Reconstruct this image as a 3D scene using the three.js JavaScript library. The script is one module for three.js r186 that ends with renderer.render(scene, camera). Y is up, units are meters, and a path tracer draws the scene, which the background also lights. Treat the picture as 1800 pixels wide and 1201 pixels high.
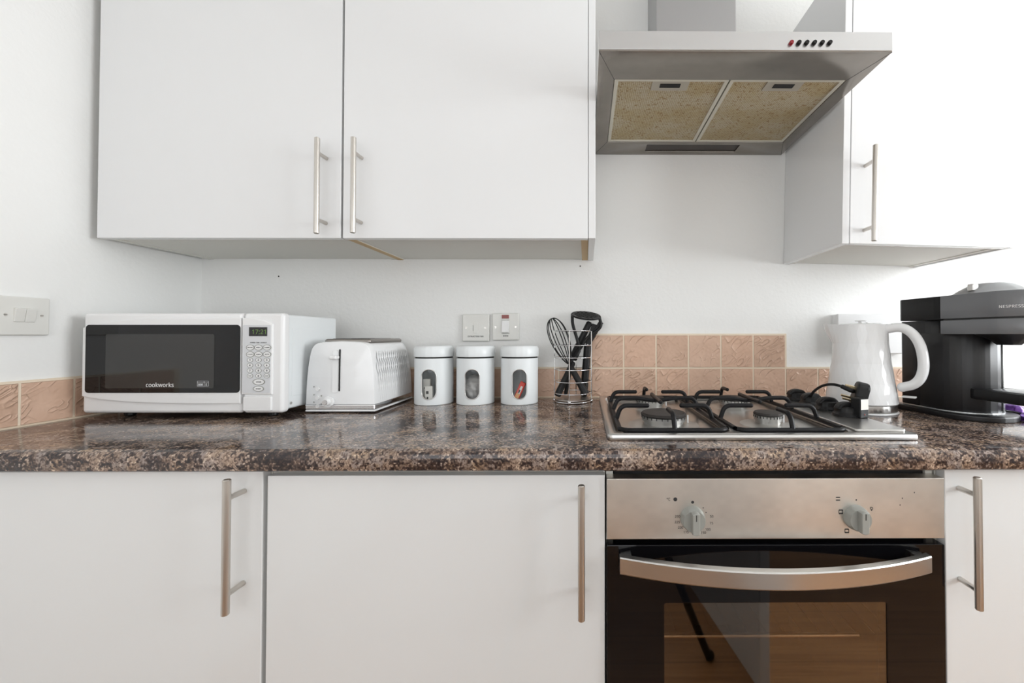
import * as THREE from 'three';
import { RoundedBoxGeometry } from 'three/addons/geometries/RoundedBoxGeometry.js';
import { mergeGeometries, mergeVertices, toCreasedNormals } from 'three/addons/utils/BufferGeometryUtils.js';
import { TextGeometry } from 'three/addons/geometries/TextGeometry.js';
import { FontLoader } from 'three/addons/loaders/FontLoader.js';
import { RectAreaLightUniformsLib } from 'three/addons/lights/RectAreaLightUniformsLib.js';

// ------------------------------------------------------------------ camera, sky, light, exposure
RectAreaLightUniformsLib.init();
const scene = new THREE.Scene();
const renderer = new THREE.WebGLRenderer({ antialias: true });
renderer.toneMapping = THREE.LinearToneMapping;
renderer.toneMappingExposure = 0.99;
renderer.shadowMap.enabled = true;
const FOCAL = 718, PX = 1035, PY = 580, EYE = new THREE.Vector3(0, 1.1, 1.305);
const camera = new THREE.PerspectiveCamera(2 * Math.atan(621 / FOCAL) * 180 / Math.PI, 2070 / 1242, 0.02, 40);
camera.position.copy(EYE);
camera.rotation.order = 'YXZ';
camera.rotation.set(0.8 * Math.PI / 180, -0.4 * Math.PI / 180, 0);
camera.setViewOffset(2070, 1242, 2070 / 2 - PX, 1242 / 2 - PY, 1800, 1201);
camera.updateMatrixWorld(true);
scene.add(camera);
scene.background = new THREE.Color(0.80, 0.88, 1.0);

// daylight through the two windows of the room (built below): one area light in each opening
const ROOM = { left: -1.222, right: 2.3, front: 2.45, top: 2.42 };
const WIN1 = { z0: 0.06, z1: 1.8, y0: 0.95, y1: 1.95 };          // right wall
const WIN2 = { x0: -1.15, x1: 0.35, y0: 0.75, y1: 1.82 };          // wall facing the worktop
function daylight(w, h, pos, look, power, color) {
  const l = new THREE.RectAreaLight(color, power, w, h);
  l.position.set(...pos); l.lookAt(...look); scene.add(l); return l;
}
daylight(WIN1.z1 - WIN1.z0 - 0.1, WIN1.y1 - WIN1.y0 - 0.1, [ROOM.right + 0.06, (WIN1.y0 + WIN1.y1) / 2, (WIN1.z0 + WIN1.z1) / 2], [0, (WIN1.y0 + WIN1.y1) / 2, (WIN1.z0 + WIN1.z1) / 2], 12.6, new THREE.Color(0.955, 0.985, 1.0));
daylight(WIN2.x1 - WIN2.x0 - 0.1, WIN2.y1 - WIN2.y0 - 0.1, [(WIN2.x0 + WIN2.x1) / 2, (WIN2.y0 + WIN2.y1) / 2, ROOM.front + 0.06], [(WIN2.x0 + WIN2.x1) / 2, (WIN2.y0 + WIN2.y1) / 2, 0], 2.1, new THREE.Color(1.0, 0.99, 0.97));

// ------------------------------------------------------------------ helpers
let seed = 7;
const rnd = () => { seed = (seed * 1664525 + 1013904223) >>> 0; return seed / 4294967296; };
const V = (x, y, z) => new THREE.Vector3(x, y, z);
const CAMQ = camera.quaternion.clone();
// the point of the plane z = const that shows at a pixel of the photograph
function P(px, py, z) {
  const d = V((px - PX) / FOCAL, -(py - PY) / FOCAL, -1).applyQuaternion(CAMQ);
  return EYE.clone().addScaledVector(d, (z - EYE.z) / d.z);
}
const names = {};
function numbered(n) { const k = names[n] = (names[n] ?? -1) + 1; return k ? n + '_' + String(k).padStart(3, '0') : n; }
function thing(name, label, category, pos = [0, 0, 0], group, rotY = 0) {
  const o = new THREE.Group(); o.name = numbered(name); o.position.set(...pos); o.rotation.y = rotY;
  o.userData = { label, category }; if (group) o.userData.group = group; scene.add(o); return o;
}
function mesh(name, geo, mat) { const m = new THREE.Mesh(geo, mat); m.name = name; m.castShadow = m.receiveShadow = true; return m; }
function part(t, name, geo, mat, label) { const m = mesh(name, geo, mat); if (label) m.userData.label = label; t.add(m); return m; }
// geometry written in world metres, put under a thing that stands at t.position (no turn)
function wpart(t, name, geo, mat, label) { const o = t.isMesh ? t.userData.at ?? [0, 0, 0] : t.position.toArray(); geo.translate(-o[0], -o[1], -o[2]); return part(t, name, geo, mat, label); }
function struct(name, geo, mat) { const m = mesh(name, geo, mat); m.userData.kind = 'structure'; m.userData.label = name.replace(/_/g, ' '); scene.add(m); return m; }
function box(x0, x1, y0, y1, z0, z1, r = 0, seg = 2) {
  const w = x1 - x0, h = y1 - y0, d = z1 - z0;
  const g = r ? new RoundedBoxGeometry(w, h, d, seg, Math.min(r, w / 2.01, h / 2.01, d / 2.01)) : new THREE.BoxGeometry(w, h, d);
  g.translate((x0 + x1) / 2, (y0 + y1) / 2, (z0 + z1) / 2); return boxUV(g);
}
function boxUV(g, ox = 0, oy = 0) {                       // uv in metres from the dominant axis of each normal
  const p = g.attributes.position, n = g.attributes.normal, uv = new Float32Array(p.count * 2);
  for (let i = 0; i < p.count; i++) {
    const ax = Math.abs(n.getX(i)), ay = Math.abs(n.getY(i)), az = Math.abs(n.getZ(i));
    let u, v;
    if (ay >= ax && ay >= az) { u = p.getX(i); v = -p.getZ(i); } else if (ax > az) { u = p.getZ(i); v = p.getY(i); } else { u = p.getX(i); v = p.getY(i); }
    uv[2 * i] = u + ox; uv[2 * i + 1] = v + oy;
  }
  g.setAttribute('uv', new THREE.BufferAttribute(uv, 2)); return g;
}
function merge(list) { return mergeGeometries(list.map((g) => { const h = g.index ? g.toNonIndexed() : g; for (const k of Object.keys(h.attributes)) if (!['position', 'normal', 'uv'].includes(k)) h.deleteAttribute(k); return h; })); }
function tube(pts, r, seg = 40, rad = 10, closed = false) {
  const c = new THREE.CatmullRomCurve3(pts.map((p) => p.isVector3 ? p : V(...p)), closed, 'catmullrom', 0.5);
  const g = new THREE.TubeGeometry(c, seg, r, rad, closed);
  if (closed) return g;
  const caps = [[0, -1], [1, 1]].map(([t, s]) => { const q = c.getPointAt(t), d = c.getTangentAt(t).multiplyScalar(s); const k = new THREE.SphereGeometry(r, rad, 6); k.translate(q.x, q.y, q.z); return k; });
  return merge([g, ...caps]);
}
// straight rod pieces with rounded bends
function rod(pts, r, bend = 0.012, rad = 8) {
  const v = pts.map((p) => p.isVector3 ? p : V(...p)), path = new THREE.CurvePath();
  let last = v[0];
  for (let i = 1; i < v.length; i++) {
    if (i === v.length - 1) { path.add(new THREE.LineCurve3(last, v[i])); break; }
    const a = v[i].clone().sub(v[i - 1]), b = v[i + 1].clone().sub(v[i]), k = Math.min(bend, a.length() * 0.45, b.length() * 0.45);
    const s = v[i].clone().addScaledVector(a.normalize(), -k), e = v[i].clone().addScaledVector(b.normalize(), k);
    path.add(new THREE.LineCurve3(last, s)); path.add(new THREE.QuadraticBezierCurve3(s, v[i], e)); last = e;
  }
  const q = path.getSpacedPoints(14 * v.length);
  const g = new THREE.TubeGeometry(new THREE.CatmullRomCurve3(q), 16 * v.length, r, rad, false);
  const caps = [q[0], q[q.length - 1]].map((c) => { const k = new THREE.SphereGeometry(r, rad, 6); k.translate(c.x, c.y, c.z); return k; });
  return merge([g, ...caps]);
}
function lathe(prof, seg = 48) { return toCreasedNormals(new THREE.LatheGeometry(prof.map(([r, y]) => new THREE.Vector2(r, y)), seg), seg < 12 ? 1.2 : 0.65); }
function cyl(r0, r1, h, seg = 32) { const g = new THREE.CylinderGeometry(r1, r0, h, seg); g.translate(0, h / 2, 0); return g; }
function bar(a, b, r, seg = 20) {                          // cylinder between two points, edges eased
  const d = V(...b).sub(V(...a)), L = d.length(), e = r * 0.25;
  const g = lathe([[0, 0], [r - e, 0], [r, e], [r, L - e], [r - e, L], [0, L]], seg);
  const g2 = toCreasedNormals(g, 0.6); g2.applyQuaternion(new THREE.Quaternion().setFromUnitVectors(V(0, 1, 0), d.normalize())); g2.translate(...a); return g2;
}
function rrect(x0, x1, y0, y1, r) {
  const s = new THREE.Shape();
  s.moveTo(x0 + r, y0); s.lineTo(x1 - r, y0); s.absarc(x1 - r, y0 + r, r, -Math.PI / 2, 0); s.lineTo(x1, y1 - r); s.absarc(x1 - r, y1 - r, r, 0, Math.PI / 2);
  s.lineTo(x0 + r, y1); s.absarc(x0 + r, y1 - r, r, Math.PI / 2, Math.PI); s.lineTo(x0, y0 + r); s.absarc(x0 + r, y0 + r, r, Math.PI, 1.5 * Math.PI); return s;
}
function extrude(shape, depth, bevel = 0, curve = 10) {
  return new THREE.ExtrudeGeometry(shape, { depth: depth - 2 * bevel, bevelEnabled: bevel > 0, bevelSize: bevel, bevelThickness: bevel, bevelOffset: -bevel, bevelSegments: 2, curveSegments: curve }).translate(0, 0, bevel);
}
// an extruded outline laid flat: shape (x, z) lifted from y0 to y1
function slab(shape, y0, y1, bevel = 0.001, curve = 20) { const g = extrude(shape, y1 - y0, bevel, curve); g.rotateX(Math.PI / 2); g.scale(1, -1, 1); const i = g.index; flip(g); g.translate(0, y0, 0); return g; }
function flip(g) { const p = g.attributes.position; if (g.index) { const a = g.index.array; for (let i = 0; i < a.length; i += 3) { const t = a[i]; a[i] = a[i + 1]; a[i + 1] = t; } } else for (const k of Object.keys(g.attributes)) { const at = g.attributes[k], n = at.itemSize, a = at.array; for (let i = 0; i < p.count; i += 3) for (let c = 0; c < n; c++) { const t = a[i * n + c]; a[i * n + c] = a[(i + 1) * n + c]; a[(i + 1) * n + c] = t; } } g.computeVertexNormals(); return g; }
const font = await new FontLoader().loadAsync('fonts/droid/droid_sans_regular.typeface.json');
const fontBold = await new FontLoader().loadAsync('fonts/droid/droid_sans_bold.typeface.json');
function text(str, size, bold = false, depth = 0.0004) { const g = new TextGeometry(str, { font: bold ? fontBold : font, size, depth, curveSegments: 3 }); g.computeBoundingBox(); const b = g.boundingBox; g.translate(-(b.min.x + b.max.x) / 2, -(b.min.y + b.max.y) / 2, 0); return g; }

// ---- noise and textures
function lattice(n, s) { const a = new Float32Array(n * n); let q = s >>> 0 || 1; for (let i = 0; i < a.length; i++) { q = (Math.imul(q, 1664525) + 1013904223) >>> 0; a[i] = q / 4294967296; } return a; }
function noiser(n, s) {                                    // tiling value noise, x and y in 0..1, fx by fy cells
  const a = lattice(n, s);
  return (x, y, fx, fy) => { const X = x * fx, Y = y * fy, i = Math.floor(X), j = Math.floor(Y); let u = X - i, v = Y - j; u = u * u * (3 - 2 * u); v = v * v * (3 - 2 * v); const i0 = i % fx % n, i1 = (i + 1) % fx % n, j0 = j % fy % n * n, j1 = (j + 1) % fy % n * n; const p = a[j0 + i0], q = a[j0 + i1], r = a[j1 + i0], t = a[j1 + i1]; return p + (q - p) * u + (r - p) * v + (p - q - r + t) * u * v; };
}
function tex(w, h, fn, srgb, sx = 1, sy = 1) {
  const d = new Uint8Array(w * h * 4);
  for (let y = 0; y < h; y++) for (let x = 0; x < w; x++) { const c = fn(x / w, y / h), o = (y * w + x) * 4; if (typeof c === 'number') d[o] = d[o + 1] = d[o + 2] = Math.max(0, Math.min(255, c * 255)); else for (let k = 0; k < 3; k++) d[o + k] = Math.max(0, Math.min(255, c[k])); d[o + 3] = 255; }
  const t = new THREE.DataTexture(d, w, h, THREE.RGBAFormat); t.wrapS = t.wrapT = THREE.RepeatWrapping; t.magFilter = THREE.LinearFilter; t.minFilter = THREE.LinearMipmapLinearFilter; t.generateMipmaps = true; if (srgb) t.colorSpace = THREE.SRGBColorSpace; t.repeat.set(sx, sy); t.needsUpdate = true; return t;
}
const lerp = (a, b, t) => a + (b - a) * t, mix3 = (a, b, t) => [lerp(a[0], b[0], t), lerp(a[1], b[1], t), lerp(a[2], b[2], t)], sm = (a, b, x) => { const t = Math.max(0, Math.min(1, (x - a) / (b - a))); return t * t * (3 - 2 * t); };
const nA = noiser(512, 11), nB = noiser(512, 23), nC = noiser(512, 37), nD = noiser(512, 51);

// granite-look laminate, 1.0 m by 0.5 m
const graniteMap = tex(2048, 1024, (x, y) => {
  const big = nA(x, y, 10, 5) * 0.6 + nB(x, y, 22, 11) * 0.4, mid = nC(x, y, 60, 30) * 0.55 + nA(x, y, 120, 60) * 0.45;
  const fine = nD(x, y, 260, 130) * 0.6 + nB(x, y, 420, 210) * 0.4, spot = nC(x, y, 190, 95) * 0.6 + nD(x, y, 330, 165) * 0.4, hue = nB(x, y, 34, 17);
  const cloud = nC(x, y, 14, 7) * 0.55 + nD(x, y, 30, 15) * 0.45;
  let c = mix3([104, 88, 78], [172, 150, 132], sm(0.25, 0.75, mid * 0.4 + fine * 0.35 + cloud * 0.25));
  c = mix3(c, [140, 131, 128], sm(0.4, 0.75, nD(x, y, 40, 20)) * 0.65);
  c = mix3(c, [156, 128, 96], sm(0.62, 0.9, hue) * 0.45);
  c = mix3(c, [204, 188, 168], sm(0.58, 0.78, fine) * sm(0.3, 0.65, mid) * 0.7);
  const dark = spot * 0.5 + mid * 0.2 + big * 0.25 + (1 - cloud) * 0.27;
  c = mix3(c, [58, 47, 44], sm(0.57, 0.68, dark) * 0.85);
  c = mix3(c, [34, 29, 32], sm(0.66, 0.78, dark) * 0.9);
  c = mix3(c, [70, 54, 46], sm(0.58, 0.74, nA(x, y, 330, 165)) * 0.55);
  return [c[0] * 1.1, c[1] * 1.1, c[2] * 1.1];
}, true, 1.4, 2.8);
// slate-like relief of the wall tiles, 0.4 m square
const ridge = (v) => 1 - Math.abs(2 * v - 1);
const slateBump = tex(1024, 1024, (x, y) => {
  const wx = x + 0.05 * (nA(x, y, 8, 8) - 0.5), wy = y + 0.05 * (nB(x, y, 8, 8) - 0.5), X = (wx + wy * 1 + 2) % 1, Y = (wy - wx * 1 + 3) % 1;
  let h = 0.35 * nC(x, y, 14, 14) + 0.12 * nD(x, y, 60, 60);
  h += 0.42 * Math.pow(ridge(nA(X, Y, 9, 26)), 6) * sm(0.42, 0.7, nB(x, y, 10, 10)) + 0.3 * Math.pow(ridge(nD(X, Y, 16, 40)), 8) * sm(0.45, 0.7, nC(x, y, 12, 12));
  return h;
}, false, 2.5, 2.5);
const tileMap = tex(256, 256, (x, y) => { const v = nA(x, y, 10, 10) * 0.5 + nB(x, y, 40, 40) * 0.3 + nC(x, y, 100, 100) * 0.2; return mix3([206, 171, 148], [220, 186, 163], v); }, true, 2.5, 2.5);
const plasterBump = tex(512, 512, (x, y) => 0.45 * nA(x, y, 24, 24) + 0.35 * nB(x, y, 70, 70) + 0.2 * nC(x, y, 200, 200), false, 2, 2);
const brushed = tex(512, 512, (x, y) => 0.5 + 0.22 * (nA(x, y, 4, 400) - 0.5) + 0.25 * (nB(x, y, 9, 12) - 0.5) + 0.2 * (nC(x, y, 2, 512) - 0.5), false, 3, 3);
const smearMap = tex(512, 512, (x, y) => { const v = 0.5 * nA(x, y, 5, 7) + 0.3 * nB(x, y, 14, 18) + 0.2 * nC(x, y, 40, 60); return mix3([206, 202, 196], [238, 234, 228], v); }, true, 2, 2);
const greaseMap = tex(1024, 1024, (x, y) => {
  const mx = Math.pow(Math.abs(Math.sin(x * Math.PI * 64)), 0.6), my = Math.pow(Math.abs(Math.sin((y + 0.5 * Math.floor(x * 64 % 2) / 128) * Math.PI * 64)), 0.6), m = mx * my;
  const s = nA(x, y, 4, 5) * 0.5 + nB(x, y, 11, 12) * 0.3 + nC(x, y, 40, 40) * 0.2;
  let c = mix3([202, 194, 172], [192, 177, 140], sm(0.3, 0.8, s)); c = mix3(c, [150, 118, 74], sm(0.72, 0.86, nD(x, y, 90, 90)) * 0.7);
  return mix3([c[0] * 0.72, c[1] * 0.68, c[2] * 0.6], c, m);
}, true, 3.4, 3.4);
const woodMap = tex(1024, 1024, (x, y) => {
  const pl = Math.floor(y * 8), off = (pl * 0.37) % 1, g = nA((x + off) % 1, y, 6, 220) * 0.5 + nB((x + off) % 1, y, 14, 400) * 0.3 + nC((x + off) % 1, y, 4, 60) * 0.2, t = (Math.sin(pl * 12.9) * 43758.5) % 1;
  let c = mix3([150, 102, 60], [204, 154, 102], g); c = mix3(c, [96, 62, 36], 0.25 * Math.abs(t)); const e = y * 8 - pl; if (e < 0.012) c = [60, 38, 22]; return c;
}, true, 1, 1);

// ---- materials
const std = (color, roughness = 0.5, o = {}) => new THREE.MeshPhysicalMaterial({ color, roughness, ...o });
const lin = (r, g, b) => new THREE.Color().setRGB(r, g, b);
const M = {
  wall: std(lin(0.86, 0.86, 0.845), 0.75, { bumpMap: plasterBump, bumpScale: 0.0006 }),
  ceiling: std(lin(0.85, 0.85, 0.84), 0.9),
  floor: std(0xffffff, 0.4, { map: woodMap }),
  lacquer: std(lin(0.80, 0.805, 0.81), 0.07),
  lacquerBase: std(lin(0.765, 0.775, 0.775), 0.08),
  carcass: std(lin(0.74, 0.73, 0.68), 0.5),
  rawEdge: std(lin(0.62, 0.46, 0.27), 0.8),
  nickel: std(lin(0.60, 0.57, 0.53), 0.3, { metalness: 1 }),
  steel: std(0xffffff, 0.32, { metalness: 1, map: smearMap }),
  hoodSteel: std(lin(0.36, 0.345, 0.33), 0.24, { metalness: 1, map: smearMap }),
  steelBright: std(lin(0.60, 0.59, 0.575), 0.28, { metalness: 1 }),
  chrome: std(lin(0.72, 0.72, 0.73), 0.1, { metalness: 1 }),
  worktop: std(0xffffff, 0.13, { map: graniteMap }),
  tile: std(0xffffff, 0.42, { map: tileMap, bumpMap: slateBump, bumpScale: 0.0048 }),
  grout: std(lin(0.82, 0.70, 0.55), 0.9),
  sealant: std(lin(0.66, 0.55, 0.42), 0.6),
  whitePlastic: std(lin(0.82, 0.82, 0.82), 0.28),
  whiteGloss: std(lin(0.85, 0.855, 0.86), 0.12),
  whiteEnamel: std(lin(0.82, 0.85, 0.86), 0.3),
  offPlastic: std(lin(0.74, 0.735, 0.70), 0.35),
  greyPlastic: std(lin(0.31, 0.315, 0.29), 0.4),
  panelGrey: std(lin(0.66, 0.67, 0.69), 0.4),
  blackGlass: std(lin(0.004, 0.004, 0.005), 0.03, { ior: 1.42 }),
  blackMesh: std(lin(0.03, 0.03, 0.029), 0.05, { ior: 1.5 }),
  blackPlastic: std(lin(0.010, 0.010, 0.0105), 0.42, { specularIntensity: 0.55 }),
  blackGloss: std(lin(0.012, 0.011, 0.013), 0.12),
  iron: std(lin(0.009, 0.0085, 0.0095), 0.4, { specularIntensity: 0.45 }),
  cap: std(lin(0.035, 0.031, 0.029), 0.55, { specularIntensity: 0.6 }),
  alu: std(lin(0.55, 0.54, 0.52), 0.4, { metalness: 1 }),
  darkGrey: std(lin(0.165, 0.17, 0.178), 0.25),
  silver: std(lin(0.55, 0.57, 0.57), 0.25, { metalness: 0.8 }),
  ink: std(lin(0.03, 0.03, 0.03), 0.6),
  whiteInk: std(lin(0.8, 0.8, 0.8), 0.5),
  redLens: std(lin(0.22, 0.02, 0.01), 0.2),
  redButton: std(lin(0.25, 0.008, 0.015), 0.25),
  grease: std(0xffffff, 0.55, { map: greaseMap, metalness: 0.2 }),
  filterFrame: std(lin(0.6, 0.58, 0.5), 0.4, { metalness: 0.5 }),
  chimney: std(lin(0.58, 0.58, 0.58), 0.3, { metalness: 1 }),
  satinBlack: std(lin(0.009, 0.0085, 0.0095), 0.38),
  toastTop: std(lin(0.33, 0.31, 0.29), 0.3, { metalness: 1 }),
  hoodDull: std(lin(0.42, 0.42, 0.425), 0.34, { metalness: 1 }),
  domeGrey: std(lin(0.26, 0.265, 0.27), 0.35, { metalness: 0.4 }),
  dark: std(lin(0.01, 0.01, 0.01), 0.8),
  latch: std(lin(0.42, 0.39, 0.33), 0.45, { metalness: 0.5 }),
  brass: std(lin(0.75, 0.62, 0.40), 0.25, { metalness: 1 }),
  purple: std(lin(0.10, 0.03, 0.20), 0.25, { metalness: 0.4 }),
  glass: std(0xffffff, 0.0, { transmission: 1, thickness: 0, ior: 1.5 }),
  ovenGlass: std(lin(0.75, 0.66, 0.56), 0.03, { transmission: 1, thickness: 0, ior: 2.0 }),
  canGlass: std(lin(0.92, 0.93, 0.93), 0.02, { transmission: 1, thickness: 0, ior: 1.5 }),
  enamelDark: std(lin(0.03, 0.022, 0.018), 0.4),
  paper: std(lin(0.75, 0.73, 0.68), 0.7),
  paperGrey: std(lin(0.42, 0.41, 0.40), 0.35),
  red: std(lin(0.65, 0.04, 0.02), 0.3),
  orange: std(lin(0.75, 0.35, 0.12), 0.4),
};
M.tileB = M.tile.clone(); M.tileB.color.setRGB(0.93, 0.92, 0.91);
M.tileC = M.tile.clone(); M.tileC.color.setRGB(1.0, 0.97, 0.95);

// ------------------------------------------------------------------ the room
const R = ROOM, T = 0.12;
const wallBack = struct('wall_back', box(R.left - T, R.right + T, 0, R.top, -T, 0), M.wall);
const wallLeft = struct('wall_left', box(R.left - T, R.left, 0, R.top, 0, R.front), M.wall);
struct('wall_right', merge([box(R.right, R.right + T, 0, WIN1.y0, 0, R.front), box(R.right, R.right + T, WIN1.y1, R.top, 0, R.front), box(R.right, R.right + T, WIN1.y0, WIN1.y1, 0, WIN1.z0), box(R.right, R.right + T, WIN1.y0, WIN1.y1, WIN1.z1, R.front)]), M.wall);
struct('wall_front', merge([box(R.left - T, R.right + T, 0, WIN2.y0, R.front, R.front + T), box(R.left - T, R.right + T, WIN2.y1, R.top, R.front, R.front + T), box(R.left - T, WIN2.x0, WIN2.y0, WIN2.y1, R.front, R.front + T), box(WIN2.x1, R.right + T, WIN2.y0, WIN2.y1, R.front, R.front + T)]), M.wall);
struct('floor', box(R.left - T, R.right + T, -0.1, 0, -T, R.front + T), M.floor);
struct('ceiling', box(R.left - T, R.right + T, R.top, R.top + 0.1, -T, R.front + T), M.ceiling);
{ // right-hand window: frame, mullions, panes
  const w = struct('window_1', merge([box(R.right, R.right + 0.05, WIN1.y0, WIN1.y0 + 0.05, WIN1.z0, WIN1.z1), box(R.right, R.right + 0.05, WIN1.y1 - 0.05, WIN1.y1, WIN1.z0, WIN1.z1), box(R.right, R.right + 0.05, WIN1.y0, WIN1.y1, WIN1.z0, WIN1.z0 + 0.05), box(R.right, R.right + 0.05, WIN1.y0, WIN1.y1, WIN1.z1 - 0.05, WIN1.z1)]), M.whiteGloss);
  for (const z of [0.64, 1.22]) part(w, 'mullion', box(R.right + 0.005, R.right + 0.05, WIN1.y0 + 0.05, WIN1.y1 - 0.05, z - 0.025, z + 0.025), M.whiteGloss);
  part(w, 'pane', box(R.right + 0.085, R.right + 0.09, WIN1.y0, WIN1.y1, WIN1.z0, WIN1.z1), M.glass);
  const f = struct('window_2', merge([box(WIN2.x0, WIN2.x1, WIN2.y0, WIN2.y0 + 0.05, R.front, R.front + 0.05), box(WIN2.x0, WIN2.x1, WIN2.y1 - 0.05, WIN2.y1, R.front, R.front + 0.05), box(WIN2.x0, WIN2.x0 + 0.05, WIN2.y0, WIN2.y1, R.front, R.front + 0.05), box(WIN2.x1 - 0.05, WIN2.x1, WIN2.y0, WIN2.y1, R.front, R.front + 0.05)]), M.whiteGloss);
  for (const x of [-0.65, -0.15]) part(f, 'mullion', box(x - 0.03, x + 0.03, WIN2.y0 + 0.05, WIN2.y1 - 0.05, R.front + 0.005, R.front + 0.05), M.whiteGloss);
  part(f, 'pane', box(WIN2.x0, WIN2.x1, WIN2.y0, WIN2.y1, R.front + 0.085, R.front + 0.09), M.glass);
}
// splashback tiles, each its own piece; grout stands behind them
const WT = 0.903, ROW = 0.9965, ROW2 = 1.102, PITCH = 0.1032, X0 = 0.12;
{
  const gap = 0.0042, mats = [M.tile, M.tileB, M.tileC];
  const variants = [0, 1, 2, 3, 4, 5].map((k) => boxUV(new RoundedBoxGeometry(PITCH - gap, 0.1, 0.007, 1, 0.0012), k * 0.171, k * 0.263));
  const lowH = ROW - gap / 2 - WT - 0.001;
  const lows = variants.map((g) => g.clone().scale(1, lowH / 0.1, 1)), ups = variants.map((g) => g.clone().scale(1, (ROW2 - ROW - gap) / 0.1, 1));
  part(wallBack, 'grout', box(R.left, 1.24, WT, ROW + 0.003, 0, 0.0068), M.grout);
  part(wallBack, 'grout', box(X0 - PITCH - 0.003, X0 + 5 * PITCH + 0.003, ROW + 0.003, ROW2 + 0.004, 0, 0.0068), M.grout);
  let k = 0;
  for (let i = -13; i < 11; i++) {
    const x = X0 + i * PITCH + PITCH / 2; if (x - PITCH / 2 < R.left) continue;
    const m = part(wallBack, 'tile', lows[k % 6], mats[(k * 7 + (k >> 2)) % 3]); m.position.set(x, WT + 0.001 + lowH / 2, 0.0042); k++;
  }
  for (let i = -1; i < 5; i++) { const m = part(wallBack, 'tile', ups[(k * 5) % 6], mats[(k * 5) % 3]); m.position.set(X0 + i * PITCH + PITCH / 2, (ROW + ROW2) / 2 + 0.0005, 0.0042); k++; }
  part(wallLeft, 'grout', box(R.left, R.left + 0.0068, WT, ROW + 0.006, 0.007, 0.62), M.grout);
  const sp = 0.0935;
  for (let i = 0; i < 6; i++) { const m = part(wallLeft, 'tile', lows[(i * 3 + 1) % 6], mats[i % 3]); m.rotation.y = Math.PI / 2; m.scale.x = sp / PITCH * 0.995; m.position.set(R.left + 0.0042, WT + 0.001 + lowH / 2 + 0.003, 0.325 + 0.0465 + (i - 3) * sp); }
  part(wallBack, 'sealant_bead', bar([R.left + 0.01, WT + 0.001, 0.009], [1.2, WT + 0.001, 0.009], 0.003, 8), M.sealant);
  part(wallLeft, 'sealant_bead', bar([R.left + 0.009, WT + 0.001, 0.01], [R.left + 0.009, WT + 0.001, 0.58], 0.003, 8), M.sealant);
  for (const [px, py] of [[490, 486], [1020, 468]]) { const p = P(px, py, 0), g = new THREE.CylinderGeometry(0.0022, 0.0022, 0.001, 12); g.rotateX(Math.PI / 2); g.translate(p.x, p.y, 0.0003); part(wallBack, 'screw_hole', g, M.dark); }
}

// ------------------------------------------------------------------ worktop
{
  const y1 = WT, y0 = 0.865, zf = 0.602, s = new THREE.Shape();
  s.moveTo(0.002, y0); s.lineTo(zf - 0.01, y0); s.absarc(zf - 0.01, y0 + 0.01, 0.01, -Math.PI / 2, 0); s.lineTo(zf, y1 - 0.014); s.absarc(zf - 0.014, y1 - 0.014, 0.014, 0, Math.PI / 2); s.lineTo(0.002, y1); s.lineTo(0.002, y0);
  const L = R.right - R.left - 0.004; let g = new THREE.ExtrudeGeometry(s, { depth: L, bevelEnabled: false, curveSegments: 8 });
  g.rotateY(-Math.PI / 2); g.translate(R.right - 0.002, 0, 0); g = toCreasedNormals(g, 0.7);
  // the extrusion now runs along x, its profile's first axis along +z
  const p = g.attributes.position, uv = new Float32Array(p.count * 2), n = g.attributes.normal;
  for (let i = 0; i < p.count; i++) { uv[2 * i] = p.getX(i); uv[2 * i + 1] = n.getY(i) > 0.7 ? -p.getZ(i) : p.getY(i) - y1 - zf; }
  g.setAttribute('uv', new THREE.BufferAttribute(uv, 2));
  const t = thing('worktop', 'long brown granite-look worktop with a rounded front edge', 'worktop', [0, y0, 0]);
  wpart(t, 'top', g, M.worktop);
}

// ------------------------------------------------------------------ bar handle
function handle(t, x, y0, y1, zDoor, zBar, r = 0.006) {
  const o = t.position, c = (y0 + y1) / 2, h = mesh('handle', bar([x - o.x, y0 - o.y, zBar - o.z], [x - o.x, y1 - o.y, zBar - o.z], r, 24), M.nickel); h.userData.label = 'brushed nickel bar handle';
  for (const y of [c - 0.08, c + 0.08]) h.add(mesh('post', bar([x - o.x, y - o.y, zDoor - o.z - 0.0005], [x - o.x, y - o.y, zBar - o.z], 0.0045, 14), M.nickel));
  return h;
}
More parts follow.
